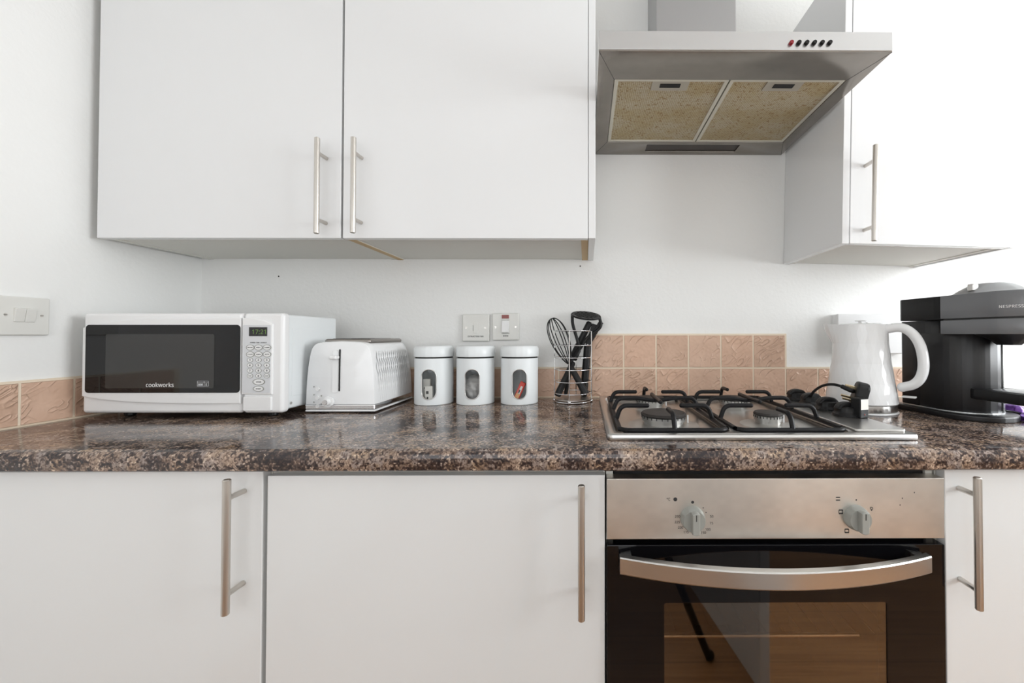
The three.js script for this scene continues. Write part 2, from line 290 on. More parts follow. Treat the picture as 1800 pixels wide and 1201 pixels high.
// ------------------------------------------------------------------ wall cabinets
function wallCabinet(label, x0, x1, y0, y1, door, hx, hy0, hy1, o = {}) {
  const t = thing('wall_cabinet', label, 'cabinet', [(x0 + x1) / 2, y0, 0], 'white wall cabinets');
  const zc = 0.279, zd = 0.3, s = 0.018;
  wpart(t, 'side_panel', box(x0, x0 + s, y0 + 0.001, y1, 0.001, zc), M.carcass);
  wpart(t, 'side_panel', box(x1 - s, x1, y0 + 0.001, y1, 0.001, zc), M.carcass);
  wpart(t, 'bottom_panel', box(x0 + s, x1 - s, y0 + 0.003, y0 + 0.02, 0.001, zc), M.carcass);
  wpart(t, 'top_panel', box(x0 + s, x1 - s, y1 - s, y1, 0.001, zc), M.carcass);
  wpart(t, 'back_panel', box(x0 + s, x1 - s, y0 + 0.02, y1 - s, 0.001, 0.008), M.carcass);
  for (const ex of o.raw ?? []) wpart(t, 'raw_edge', box(ex, ex + s, y0, y0 + 0.001, 0.001, zc - 0.004), M.rawEdge, 'bare chipboard edge');
  if (o.endPanel) wpart(t, 'end_panel', box(...o.endPanel, y0 - 0.001, y1, 0.001, zd, 0.0012), M.lacquer);
  const d = wpart(t, 'door', box(door[0], door[1], door[2], y1, zc + 0.002, zd, 0.0015), M.lacquer, 'glossy white slab door');
  const h = handle(t, hx, hy0, hy1, zd, 0.336); d.add(h);
  return t;
}
wallCabinet('glossy white wall cabinet in the corner, above the microwave', -1.2, -0.6005, 1.341, 2.06, [-1.198, -0.6035, 1.3395], P(557, 300, 0.336).x, P(557, 411, 0.336).y, P(557, 242, 0.336).y, {});
wallCabinet('glossy white wall cabinet above the three canisters, beside the cooker hood', -0.5995, 0.0055, 1.341, 2.06, [-0.598, 0.005, 1.3395], P(621, 300, 0.336).x, P(621, 410, 0.336).y, P(621, 241, 0.336).y, { raw: [-0.5995, -0.0125], endPanel: [0.0062, 0.0235] });
{
  const t = wallCabinet('glossy white single wall cabinet above the kettle and coffee machine', 0.6525, 1.055, 1.330, 2.06, [0.654, 1.054, 1.3285], P(1534, 300, 0.336).x + 0.002, P(1534, 425, 0.336).y + 0.002, P(1534, 255, 0.336).y + 0.002, {});
  wpart(t, 'end_panel', box(0.6345, 0.652, 1.328, 2.06, 0.001, 0.3, 0.0012), M.lacquer);
  wpart(t, 'end_panel', box(1.0555, 1.07, 1.328, 2.06, 0.001, 0.298, 0.0012), M.lacquer);
  t.rotation.z = -1.4 * Math.PI / 180; t.position.y -= 0.005;
}
// ------------------------------------------------------------------ base cabinets
function baseCabinet(label, x0, x1, door, hx, hy0, hy1) {
  const t = thing('base_cabinet', label, 'cabinet', [(x0 + x1) / 2, 0, 0], 'white base cabinets'), top = 0.8645, s = 0.018, zc = 0.56, zd = 0.58;
  wpart(t, 'side_panel', box(x0, x0 + s, 0.1, top, 0.002, zc), M.carcass);
  wpart(t, 'side_panel', box(x1 - s, x1, 0.1, top, 0.002, zc), M.carcass);
  wpart(t, 'top_rail', box(x0 + s, x1 - s, top - s, top, zc - 0.09, zc), M.carcass);
  wpart(t, 'bottom_panel', box(x0 + s, x1 - s, 0.1, 0.118, 0.002, zc), M.carcass);
  wpart(t, 'back_panel', box(x0 + s, x1 - s, 0.118, top, 0.002, 0.01), M.carcass);
  wpart(t, 'plinth', box(x0, x1, 0, 0.1, zc - 0.07, zc - 0.05), M.lacquerBase);
  for (const x of [x0 + 0.04, x1 - 0.04]) wpart(t, 'leg', bar([x, 0, 0.1], [x, 0.1, 0.1], 0.02), M.blackPlastic);
  const d = wpart(t, 'door', box(door[0], door[1], 0.11, door[2], zc + 0.001, zd, 0.0015), M.lacquerBase, 'glossy white slab door');
  d.add(handle(t, hx, hy0, hy1, zd, 0.616));
  return t;
}
baseCabinet('white base cabinet beneath the microwave, handle beside the door gap', -1.166, -0.5645, [-1.164, -0.5675, 0.8612], P(398, 900, 0.616).x, P(397, 1082, 0.616).y, P(399, 843, 0.616).y);
baseCabinet('wide white base cabinet between the oven and the corner cabinet', -0.5635, 0.0345, [-0.5595, 0.0335, 0.8535], P(1022, 900, 0.616).x, P(1022, 1092, 0.616).y, P(1022, 853, 0.616).y);
baseCabinet('white base cabinet to the window side of the oven', 0.636, 1.236, [0.6375, 1.234, 0.8632], P(1719, 900, 0.616).x, P(1718, 1073, 0.616).y, P(1719, 839, 0.616).y);

// ------------------------------------------------------------------ oven
{
  const x0 = 0.0365, x1 = 0.6315, t = thing('oven', 'built-in stainless steel oven with black glass door under the hob', 'oven', [(x0 + x1) / 2, 0.12, 0]);
  wpart(t, 'housing', merge([box(x0, x0 + 0.0125, 0.12, 0.8645, 0.01, 0.56), box(x1 - 0.0125, x1, 0.12, 0.8645, 0.01, 0.56), box(x0, x1, 0.12, 0.135, 0.01, 0.56)]), M.carcass);
  // cavity: five walls, open towards the door window
  wpart(t, 'cavity', merge([box(0.07, 0.60, 0.25, 0.26, 0.1, 0.555), box(0.07, 0.60, 0.66, 0.67, 0.1, 0.555), box(0.07, 0.08, 0.26, 0.66, 0.1, 0.555), box(0.59, 0.60, 0.26, 0.66, 0.1, 0.555), box(0.08, 0.59, 0.26, 0.66, 0.1, 0.11)]), M.enamelDark);
  wpart(t, 'upper_case', box(x0 + 0.0145, x1 - 0.0145, 0.675, 0.853, 0.1, 0.557), M.dark);
  const cp = wpart(t, 'control_panel', box(x0, x1, 0.743, 0.849, 0.559, 0.586, 0.0015), M.steel, 'smeared brushed steel fascia');
  const o = t.position, loc = (x, y, z) => [x - o.x, y - o.y, z - o.z];
  // knobs
  for (const [px, py, turn] of [[1220, 916, 0], [1511, 914, 0]]) {
    const c = P(px, py, 0.597), k = mesh('knob', merge([lathe([[0, 0], [0.0215, 0], [0.0215, 0.004], [0.020, 0.012], [0.0185, 0.0155], [0, 0.0155]], 40).rotateX(Math.PI / 2)]), M.greyPlastic);
    k.position.set(...loc(c.x, c.y, 0.586)); k.rotation.z = turn;
    const grip = new THREE.Shape(); grip.moveTo(-0.0065, 0.017); grip.quadraticCurveTo(0, 0.0205, 0.0065, 0.017); grip.lineTo(0.0065, -0.017); grip.quadraticCurveTo(0, -0.0205, -0.0065, -0.017); grip.lineTo(-0.0065, 0.017);
    k.add(mesh('grip', extrude(grip, 0.013, 0.0015).translate(0, 0, 0.0145), M.greyPlastic));
    k.add(mesh('pointer_line', box(-0.0008, 0.0008, 0.006, 0.0165, 0.0272, 0.0278), M.ink));
    cp.add(k);
  }
  const z = 0.5862, print = [];
  const dot = (px, py, r) => { const c = P(px, py, z), g = new THREE.CircleGeometry(r, 16); g.translate(c.x, c.y, z + 0.0002); print.push(g); };
  const wordAt = (s, px, py, size) => { const c = P(px, py, z); print.push(text(s, size, false, 0.0002).translate(c.x, c.y, z)); };
  dot(1217.5, 883, 0.0026); dot(1187, 878, 0.0034); dot(1505, 879, 0.0014); dot(1236, 893, 0.001); dot(1241, 901, 0.001);
  wordAt('°C', 1175, 878, 0.0048);
  for (const [s, px, py] of [['250', 1191, 908], ['225', 1190.5, 918], ['200', 1196.5, 927.5], ['175', 1206, 936], ['50', 1251, 908], ['75', 1250.5, 920], ['100', 1244.5, 931], ['150', 1236.5, 936.5]]) wordAt(s, px, py, 0.0042);
  const fr = (px, py, w, h, sides) => { const c = P(px, py, z), q = 0.0009; for (const sd of sides) print.push(sd === 't' ? box(c.x - w, c.x + w, c.y + h - q, c.y + h + q, z, z + 0.0003) : sd === 'b' ? box(c.x - w, c.x + w, c.y - h - q, c.y - h + q, z, z + 0.0003) : sd === 'l' ? box(c.x - w - q / 2, c.x - w + q / 2, c.y - h, c.y + h, z, z + 0.0003) : box(c.x + w - q / 2, c.x + w + q / 2, c.y - h, c.y + h, z, z + 0.0003)); };
  fr(1473, 877, 0.0036, 0.0024, ['t', 'b']); fr(1478, 900, 0.0034, 0.003, ['t', 'b', 'l', 'r']); fr(1488.5, 933.5, 0.0034, 0.003, ['b', 'l', 'r', 't']);
  { const c = P(1532, 894, z), g = new THREE.RingGeometry(0.0016, 0.0026, 16); g.translate(c.x, c.y, z + 0.0002); print.push(g, box(c.x - 0.0008, c.x + 0.0008, c.y - 0.0042, c.y - 0.0026, z, z + 0.0003)); }
  { const g = merge(print); g.translate(-o.x, -o.y, -o.z); cp.add(mesh('printed_marks', g, M.ink)); }
  for (const [px, py] of [[1582, 888], [1586, 876], [1607, 866]]) { const c = P(px, py, z), g = new THREE.CircleGeometry(0.0011, 10); g.scale(0.8, 1.3, 1); g.translate(c.x - o.x, c.y - o.y, z + 0.0002 - o.z); cp.add(mesh('spatter', g, M.ink)); }
  // door: black glass with a window
  const dY1 = 0.7325, dY0 = 0.15, wx0 = 0.137, wx1 = 0.528, wy1 = 0.6315, wy0 = 0.29, s = rrect(x0, x1, dY0, dY1, 0.003), hole = rrect(wx0, wx1, wy0, wy1, 0.004); s.holes.push(hole);
  const door = wpart(t, 'door', extrude(s, 0.024, 0.001).translate(0, 0, 0.561), M.blackGlass, 'glossy black glass oven door');
  const pane = box(wx0, wx1, wy0, wy1, 0.5825, 0.5835); pane.translate(-o.x, -o.y, -o.z); door.add(mesh('window_pane', pane, M.ovenGlass));
  // bowed handle
  const pts = [], N = 28, hx0 = 0.058, hx1 = 0.592, prof = new THREE.Shape(); 
  const hz = (u) => 0.598 + 0.047 * (1 - Math.pow(2 * u - 1, 2));
  const pos = [], idx = []; const hy = 0.7075, hh = 0.0145, hd = 0.007;
  for (let i = 0; i <= N; i++) { const u = i / N, X = lerp(hx0, hx1, u), Zc = hz(u); for (const [a, b] of [[-1, -0.8], [-0.86, -1], [0.86, -1], [1, -0.8], [1, 0.8], [0.86, 1], [-0.86, 1], [-1, 0.8]]) pos.push(X, hy + hh * a, Zc + hd * b * -1); }
  for (let i = 0; i < N; i++) for (let k = 0; k < 8; k++) { const a = i * 8 + k, b = i * 8 + (k + 1) % 8, c = a + 8, d2 = b + 8; idx.push(a, c, b, b, c, d2); }
  for (let k = 1; k < 7; k++) { idx.push(0, k, k + 1); const q = N * 8; idx.push(q, q + k + 1, q + k); }
  let hg = new THREE.BufferGeometry(); hg.setAttribute('position', new THREE.Float32BufferAttribute(pos, 3)); hg.setIndex(idx); hg = toCreasedNormals(hg, 0.5); boxUV(hg); hg.translate(-o.x, -o.y, -o.z);
  const h = mesh('handle', hg, M.steelBright); h.userData.label = 'bowed brushed steel bar handle'; door.add(h);
  for (const X of [hx0 + 0.012, hx1 - 0.012]) { const g = box(X - 0.009, X + 0.009, hy - 0.011, hy + 0.011, 0.5845, 0.598); g.translate(-o.x, -o.y, -o.z); h.add(mesh('post', g, M.steelBright)); }
  const sh = wpart(t, 'wire_shelf', merge([bar([0.085, 0.552, 0.552], [0.5, 0.552, 0.552], 0.0042, 10), bar([0.085, 0.548, 0.15], [0.585, 0.548, 0.15], 0.003, 8), ...Array.from({ length: 15 }, (_, i) => bar([0.1 + i * 0.0335, 0.548, 0.15], [0.1 + i * 0.0335, 0.548, 0.545], 0.0016, 6))]), M.chrome, 'chrome wire oven shelf');
}

// ------------------------------------------------------------------ hob
{
  const x0 = 0.040, x1 = 0.628, z0 = 0.045, z1 = 0.542, t = thing('gas_hob', 'stainless steel four burner gas hob set into the worktop', 'hob', [0.334, WT, 0.29]);
  const outer = rrect(x0, x1, z0, z1, 0.012), wells = [[0.058, 0.279], [0.293, 0.512]];
  for (const [a, b] of wells) outer.holes.push(rrect(a, b, 0.075, 0.522, 0.022));
  wpart(t, 'rim', toCreasedNormals(slab(outer, WT, WT + 0.012, 0.004, 10), 0.5), M.steelBright);
  for (const [a, b] of wells) wpart(t, 'well', box(a + 0.0002, b - 0.0002, WT + 0.0004, WT + 0.0022, 0.0755, 0.5215), M.steelBright, 'dished steel tray');
  wpart(t, 'control_strip', slab(rrect(0.519, 0.618, 0.07, 0.520, 0.006), WT + 0.0118, WT + 0.0165, 0.002), M.steelBright);
  const o = t.position, L = (x, y, z) => [x - o.x, y - o.y, z - o.z];
  for (const [x, z, r] of [[0.170, 0.408, 0.047], [0.4, 0.408, 0.029], [0.175, 0.19, 0.037], [0.402, 0.19, 0.037]]) {
    const b = mesh('burner', lathe([[0, 0.0023], [r + 0.03, 0.0023], [r + 0.018, 0.0045], [r * 0.9, 0.006], [r * 0.9, 0.012], [r, 0.0125], [r * 1.02, 0.022], [r * 0.96, 0.024], [0, 0.024]], 48), M.alu); b.userData.label = 'aluminium gas burner'; b.position.set(...L(x, WT, z));
    b.add(mesh('burner_cap', lathe([[0, 0.024], [r * 1.04, 0.024], [r * 1.05, 0.0265], [r * 0.98, 0.0295], [r * 0.3, 0.032], [0, 0.032]], 48), M.cap));
    const n = 26, slots = []; for (let i = 0; i < n; i++) { const g = new THREE.BoxGeometry(0.0016, 0.0045, 0.0016); g.translate(0, 0.0205, r * 1.013); g.rotateY(i / n * Math.PI * 2); slots.push(g); }
    b.add(mesh('flame_port_ring', merge(slots), M.dark)); t.add(b);
    const ig = mesh('igniter', cyl(0.002, 0.0018, 0.018, 10), M.whitePlastic); ig.position.set(r + 0.007, 0.004, -0.004); b.add(ig);
  }
  // pan supports
  const rr = 0.005, yb = WT + 0.0135, yt = WT + 0.0435;
  for (const [a, b] of [[0.0665, 0.2775], [0.2945, 0.5085]]) {
    const g = mesh('pan_support', new THREE.BufferGeometry(), M.iron), cx = (a + b) / 2, zf = 0.5135, zb = 0.088, zm = 0.3, list = [], r0 = 0.02;
    const ring = []; for (const [sx, sz, q] of [[b - r0, zf - r0, 0], [a + r0, zf - r0, 1], [a + r0, zb + r0, 2], [b - r0, zb + r0, 3]]) for (let k = 0; k <= 6; k++) { const an = (q + k / 6) * Math.PI / 2; ring.push(V(sx + r0 * Math.cos(an), yb, sz + r0 * Math.sin(an))); }
    const cp = new THREE.CurvePath(); for (let i = 0; i < ring.length; i++) cp.add(new THREE.LineCurve3(ring[i], ring[(i + 1) % ring.length]));
    const fg = new THREE.TubeGeometry(new THREE.CatmullRomCurve3(ring, true, 'catmullrom', 0.1), 160, rr, 8, true); fg.translate(-o.x, -o.y, -o.z); g.geometry = fg; g.userData.label = 'black enamelled pan support';
    const finger = (pts) => { const f = rod(pts, rr, 0.016); f.translate(-o.x, -o.y, -o.z); g.add(mesh('finger', f, M.iron)); };
    finger([[a, yb, zm], [a + 0.012, yt, zm], [cx - 0.045, yt, zm], [cx - 0.012, yt - 0.006, zm], [cx + 0.012, yt - 0.006, zm], [cx + 0.045, yt, zm], [b - 0.012, yt, zm], [b, yb, zm]]);
    for (const z of [0.408, 0.19]) { finger([[a, yb, z], [a + 0.01, yt, z], [a + 0.068, yt, z]]); finger([[b, yb, z], [b - 0.01, yt, z], [b - 0.068, yt, z]]); }
    finger([[cx, yb, zf], [cx, yt, zf - 0.012], [cx, yt, zf - 0.062]]); finger([[cx, yb, zb], [cx, yt, zb + 0.012], [cx, yt, zb + 0.058]]);
    finger([[cx, yt, zm - 0.062], [cx, yt - 0.001, zm], [cx, yt, zm + 0.062]]);
    for (const [fx, fz] of [[a + 0.01, zb + 0.004], [b - 0.01, zb + 0.004], [a + 0.01, zf - 0.004], [b - 0.01, zf - 0.004]]) { const f = cyl(0.004, 0.004, 0.012, 10); f.translate(fx - o.x, WT + 0.0022 - o.y, fz - o.z); g.add(mesh('foot', f, M.iron)); }
    t.add(g);
  }
  for (const z of [0.165, 0.238, 0.311, 0.384]) {
    const k = mesh('knob', lathe([[0, 0], [0.0215, 0], [0.022, 0.004], [0.0185, 0.008], [0.0175, 0.016], [0.0155, 0.018], [0, 0.018]], 40), M.blackPlastic); k.userData.label = 'black hob control knob'; k.position.set(...L(0.588, WT + 0.0165, z)); k.scale.set(1.28, 1.2, 1.28);
    const s = new THREE.Shape(); s.moveTo(-0.0205, 0); s.quadraticCurveTo(-0.018, 0.012, 0, 0.0125); s.quadraticCurveTo(0.018, 0.012, 0.0205, 0); s.lineTo(-0.0205, 0);
    const g = extrude(s, 0.015, 0.003).translate(0, 0.0135, -0.0075); g.rotateY(0.15); k.add(mesh('grip', g, M.blackPlastic)); t.add(k);
  }
}

// ------------------------------------------------------------------ cooker hood
{
  const x0 = 0.0265, x1 = 0.6285, y0 = 1.6815, y1 = 1.7225, zf = 0.479, t = thing('cooker_hood', 'stainless steel chimney cooker hood with two greasy filters above the hob', 'hood', [(x0 + x1) / 2, y0, 0]);
  const hx0 = 0.064, hx1 = 0.594, hz0 = 0.086, hz1 = 0.386;
  const sh = new THREE.Shape(); sh.moveTo(x0, 0.001); sh.lineTo(x1, 0.001); sh.lineTo(x1, zf); sh.lineTo(x0, zf); sh.lineTo(x0, 0.001);
  const h = new THREE.Path(); h.moveTo(hx0, hz0); h.lineTo(hx1, hz0); h.lineTo(hx1, hz1); h.lineTo(hx0, hz1); h.lineTo(hx0, hz0); sh.holes.push(h);
  const lh = new THREE.Path(); lh.moveTo(0.186, 0.022); lh.lineTo(0.47, 0.022); lh.lineTo(0.47, 0.07); lh.lineTo(0.186, 0.07); lh.lineTo(0.186, 0.022); sh.holes.push(lh);
  const body = wpart(t, 'canopy', boxUV(toCreasedNormals(slab(sh, y0, y0 + 0.012, 0.0008), 0.4)), M.hoodSteel, 'brushed steel underside');
  wpart(t, 'fascia', box(x0, x1, y0 + 0.002, y1, zf - 0.01, zf + 0.0015, 0.001), M.chimney);
  wpart(t, 'top_cover', box(x0, x1, y0 + 0.03, y1 - 0.001, 0.001, zf - 0.01), M.steel);
  for (const x of [x0, x1 - 0.002]) wpart(t, 'side_cover', box(x, x + 0.002, y0 + 0.012, y0 + 0.03, 0.001, zf - 0.01), M.steel);
  for (const [a, b] of [[[x0, zf], [hx0, hz1]], [[x1, zf], [hx1, hz1]], [[x0, 0.002], [hx0, hz0]], [[x1, 0.002], [hx1, hz0]]]) wpart(t, 'mitre_seam', bar([a[0], y0 + 0.0002, a[1]], [b[0], y0 + 0.0002, b[1]], 0.0006, 6), M.ink);
  for (const [a, b] of [[hx0 + 0.001, 0.3275], [0.3305, hx1 - 0.001]]) {
    const fs = new THREE.Shape(); fs.moveTo(a, hz0 + 0.001); fs.lineTo(b, hz0 + 0.001); fs.lineTo(b, hz1 - 0.001); fs.lineTo(a, hz1 - 0.001); fs.lineTo(a, hz0 + 0.001);
    const q = 0.009, fh = new THREE.Path(); fh.moveTo(a + q, hz0 + q); fh.lineTo(b - q, hz0 + q); fh.lineTo(b - q, hz1 - q); fh.lineTo(a + q, hz1 - q); fh.lineTo(a + q, hz0 + q); fs.holes.push(fh);
    const f = wpart(t, 'filter_frame', slab(fs, y0 + 0.001, y0 + 0.009, 0.001), M.filterFrame, 'pale aluminium filter frame');
    const o = t.position, add = (n, g, m) => { g.translate(-o.x, -o.y, -o.z); const k = mesh(n, g, m); f.add(k); return k; };
    add('filter_mesh', box(a + q, b - q, y0 + 0.0035, y0 + 0.007, hz0 + q, hz1 - q), M.grease).userData.label = 'grease-stained mesh';
    const c = (a + b) / 2;
    add('latch_plate', box(c - 0.043, c + 0.043, y0 + 0.002, y0 + 0.005, hz1 - 0.045, hz1 - q - 0.0005, 0.0008), M.latch);
    add('latch', box(c - 0.024, c + 0.024, y0 + 0.001, y0 + 0.003, hz1 - 0.033, hz1 - 0.018, 0.0008), M.dark);
  }
  wpart(t, 'lamp_cover', box(0.187, 0.469, y0 + 0.003, y0 + 0.006, 0.023, 0.069), M.enamelDark, 'dark lamp cover');
  const cx0 = 0.200, cx1 = 0.427, cz = 0.158;
  wpart(t, 'chimney', box(cx0, cx1, y1 - 0.001, 2.3, 0.001, cz, 0.0015), M.hoodDull);
  const bz = zf + 0.0015;
  [1390, 1403.5, 1417, 1430.5, 1444, 1457.5].forEach((px, i) => { const c = P(px, 76.5, bz), g = lathe([[0, 0], [0.0044, 0], [0.0044, 0.004], [0.0037, 0.006], [0, 0.0063]], 20); g.rotateX(Math.PI / 2); g.translate(c.x, c.y, bz); const m = wpart(t, 'button', g, i ? M.blackPlastic : M.redButton, i ? 'black push button' : 'red lamp button'); });
}

// ------------------------------------------------------------------ microwave
{
  const t = thing('microwave', 'white microwave oven with a black glass door in the corner', 'microwave', [-0.94, WT, 0.22]);
  const zf = 0.345, b0 = 0.918, b1 = 1.153;
  const bd = wpart(t, 'case', box(-1.160, -0.7265, b0 + 0.002, b1 - 0.002, 0.11, 0.318, 0.006), M.whiteEnamel);
  { const g = box(-0.727, -0.7255, 0.95, 1.118, 0.14, 0.29, 0.0007); g.translate(...t.position.toArray().map((v) => -v)); bd.add(mesh('side_panel', g, M.whiteEnamel)); const s = new THREE.CylinderGeometry(0.0035, 0.0035, 0.003, 12); s.rotateZ(Math.PI / 2); s.translate(-0.726 - t.position.x, 0.934 - t.position.y, 0.293 - t.position.z); bd.add(mesh('screw', s, M.steelBright)); }
  for (const [x, z] of [[-1.12, 0.29], [-0.77, 0.29], [-1.12, 0.14], [-0.77, 0.14]]) wpart(t, 'foot', bar([x, WT, z], [x, b0 + 0.006, z], 0.011, 16), M.blackPlastic);
  const split = -0.8055;
  const d = wpart(t, 'door', box(-1.1785, split - 0.0006, b0, b1, 0.316, zf - 0.005, 0.008, 4), M.whitePlastic);
  const o = t.position.toArray().map((v) => -v), sub = (p, n, g, m, l) => { g.translate(...o); const k = mesh(n, g, m); if (l) k.userData.label = l; p.add(k); return k; };
  const g1 = (s) => extrude(s, 0.0062, 0.002).translate(0, 0, zf - 0.0065);
  // raised middle band between two shallow arcs; the glass lies in it
  const band = new THREE.Shape(); band.moveTo(-1.1735, 1.118); band.bezierCurveTo(-1.12, 1.1385, -1.02, 1.1415, split - 0.001, 1.1415); band.lineTo(split - 0.001, 0.941); band.bezierCurveTo(-0.98, 0.939, -1.11, 0.943, -1.1735, 0.9585); band.lineTo(-1.1735, 1.118);
  sub(d, 'door_face', g1(band), M.whitePlastic);
  sub(d, 'door_glass', extrude(rrect(-1.1645, split - 0.002, 0.9665, 1.125, 0.008), 0.003, 0.0008).translate(0, 0, zf - 0.0015), M.blackGlass, 'black glass');
  sub(d, 'door_window', extrude(rrect(-1.117, -0.866, 0.9775, 1.1035, 0.004), 0.0006).translate(0, 0, zf + 0.0012), M.blackMesh, 'smoked mesh window');
  { const c = P(282.5, 676.5, zf); const g = text('cookworks', 0.0098, false); g.translate(c.x, c.y, zf + 0.0019); sub(d, 'brand_lettering', g, M.whiteInk); }
  { const c = P(358, 674.5, zf), q = 0.0006, w = 0.013, h = 0.0062, L = [], bb = (a, b, e, f) => L.push(box(c.x + a, c.x + b, c.y + e, c.y + f, zf + 0.0018, zf + 0.0021)); bb(-w, w, h - q, h); bb(-w, w, -h, -h + q); bb(-w, -w + q, -h, h); bb(w - q, w, -h, h); bb(0.0025, 0.0031, -h, h); bb(-w, w, 0.002, 0.0026); L.push(text('800', 0.0048, true, 0.0003).translate(c.x - 0.0054, c.y - 0.0022, zf + 0.0018)); L.push(text('E', 0.0048, true, 0.0003).translate(c.x + 0.008, c.y - 0.0022, zf + 0.0018)); sub(d, 'rating_badge', merge(L), M.panelGrey); }
  // control side
  const c0 = split + 0.0006, c1 = -0.711;
  const cp = wpart(t, 'control_panel', box(c0, c1, b0, b1, 0.316, zf - 0.005, 0.008, 4), M.whitePlastic);
  const band2 = new THREE.Shape(); band2.moveTo(c0 + 0.001, 1.1415); band2.bezierCurveTo(-0.775, 1.141, -0.752, 1.138, -0.733, 1.127); band2.lineTo(-0.733, 0.9625); band2.lineTo(c0 + 0.001, 0.9625); band2.lineTo(c0 + 0.001, 1.1415);
  sub(cp, 'panel_face', g1(band2), M.whitePlastic);
  sub(cp, 'keypad', extrude(rrect(c0 + 0.0035, -0.7365, 0.966, 1.1245, 0.003), 0.0012, 0.0003).translate(0, 0, zf - 0.0006), M.panelGrey);
  sub(cp, 'door_button', extrude(rrect(c0 + 0.005, -0.735, 0.924, 0.9575, 0.003), 0.006, 0.0015).translate(0, 0, zf - 0.0062), M.whitePlastic);
  const dp = sub(cp, 'display', box(-0.7865, -0.7445, 1.0985, 1.1195, zf + 0.0004, zf + 0.0012), M.blackGloss, 'black clock display');
  { const c = P(456, 583.5, zf), m = std(lin(0.02, 0.05, 0.01), 0.5, { emissive: lin(0.10, 0.17, 0.04), emissiveIntensity: 1 }); const g = text('17:21', 0.0105, false, 0.0003); g.translate(c.x, c.y, zf + 0.0012); dp.add(mesh('display_digits', g.translate(...o), m)); }
  const key = (px, py, rx, ry, word, ws) => { const c = P(px, py, zf), g = new THREE.CylinderGeometry(1, 1, 0.0008, 24); g.rotateX(Math.PI / 2); g.scale(rx * 0.9, ry * 0.9, 1); g.translate(c.x, c.y, zf + 0.001); const k = sub(cp, 'key', g, M.whitePlastic); const tr = new THREE.TorusGeometry(1, 0.1, 6, 28); tr.scale(rx, ry, 0.006); tr.translate(c.x, c.y, zf + 0.001); k.add(mesh('key_ring', tr.translate(...o), M.greyPlastic)); const w = text(word, ws, true, 0.0002); w.translate(c.x, c.y, zf + 0.0014); k.add(mesh('key_mark', w.translate(...o), M.ink)); };
  const cols = [440.5, 455, 470];
  [['MICRO', 'GRILL', 'COMBI'], ['CLOCK', 'TIMER', 'AUTO']].forEach((r, j) => r.forEach((w, i) => key(cols[i], 611 + j * 12, 0.0088, 0.0062, w, 0.0026)));
  [['1', '2', '3'], ['4', '5', '6'], ['7', '8', '9'], ['STOP', '0', 'START']].forEach((r, j) => r.forEach((w, i) => key(cols[i] - (i === 1 ? 0 : 0.4), 633 + j * 9.3, 0.0066, 0.005, w, w.length > 1 ? 0.0022 : 0.0046)));
  key(455.5, 671.5, 0.0135, 0.0068, 'COOK', 0.0032); key(455, 683.5, 0.0118, 0.0062, 'START', 0.003);
  { const c = P(455, 602.5, zf), g = text('POWER  TIME  DEFROST', 0.0026, false, 0.0002); g.translate(c.x, c.y, zf + 0.0007); sub(cp, 'printed_heading', g, M.ink); }
}

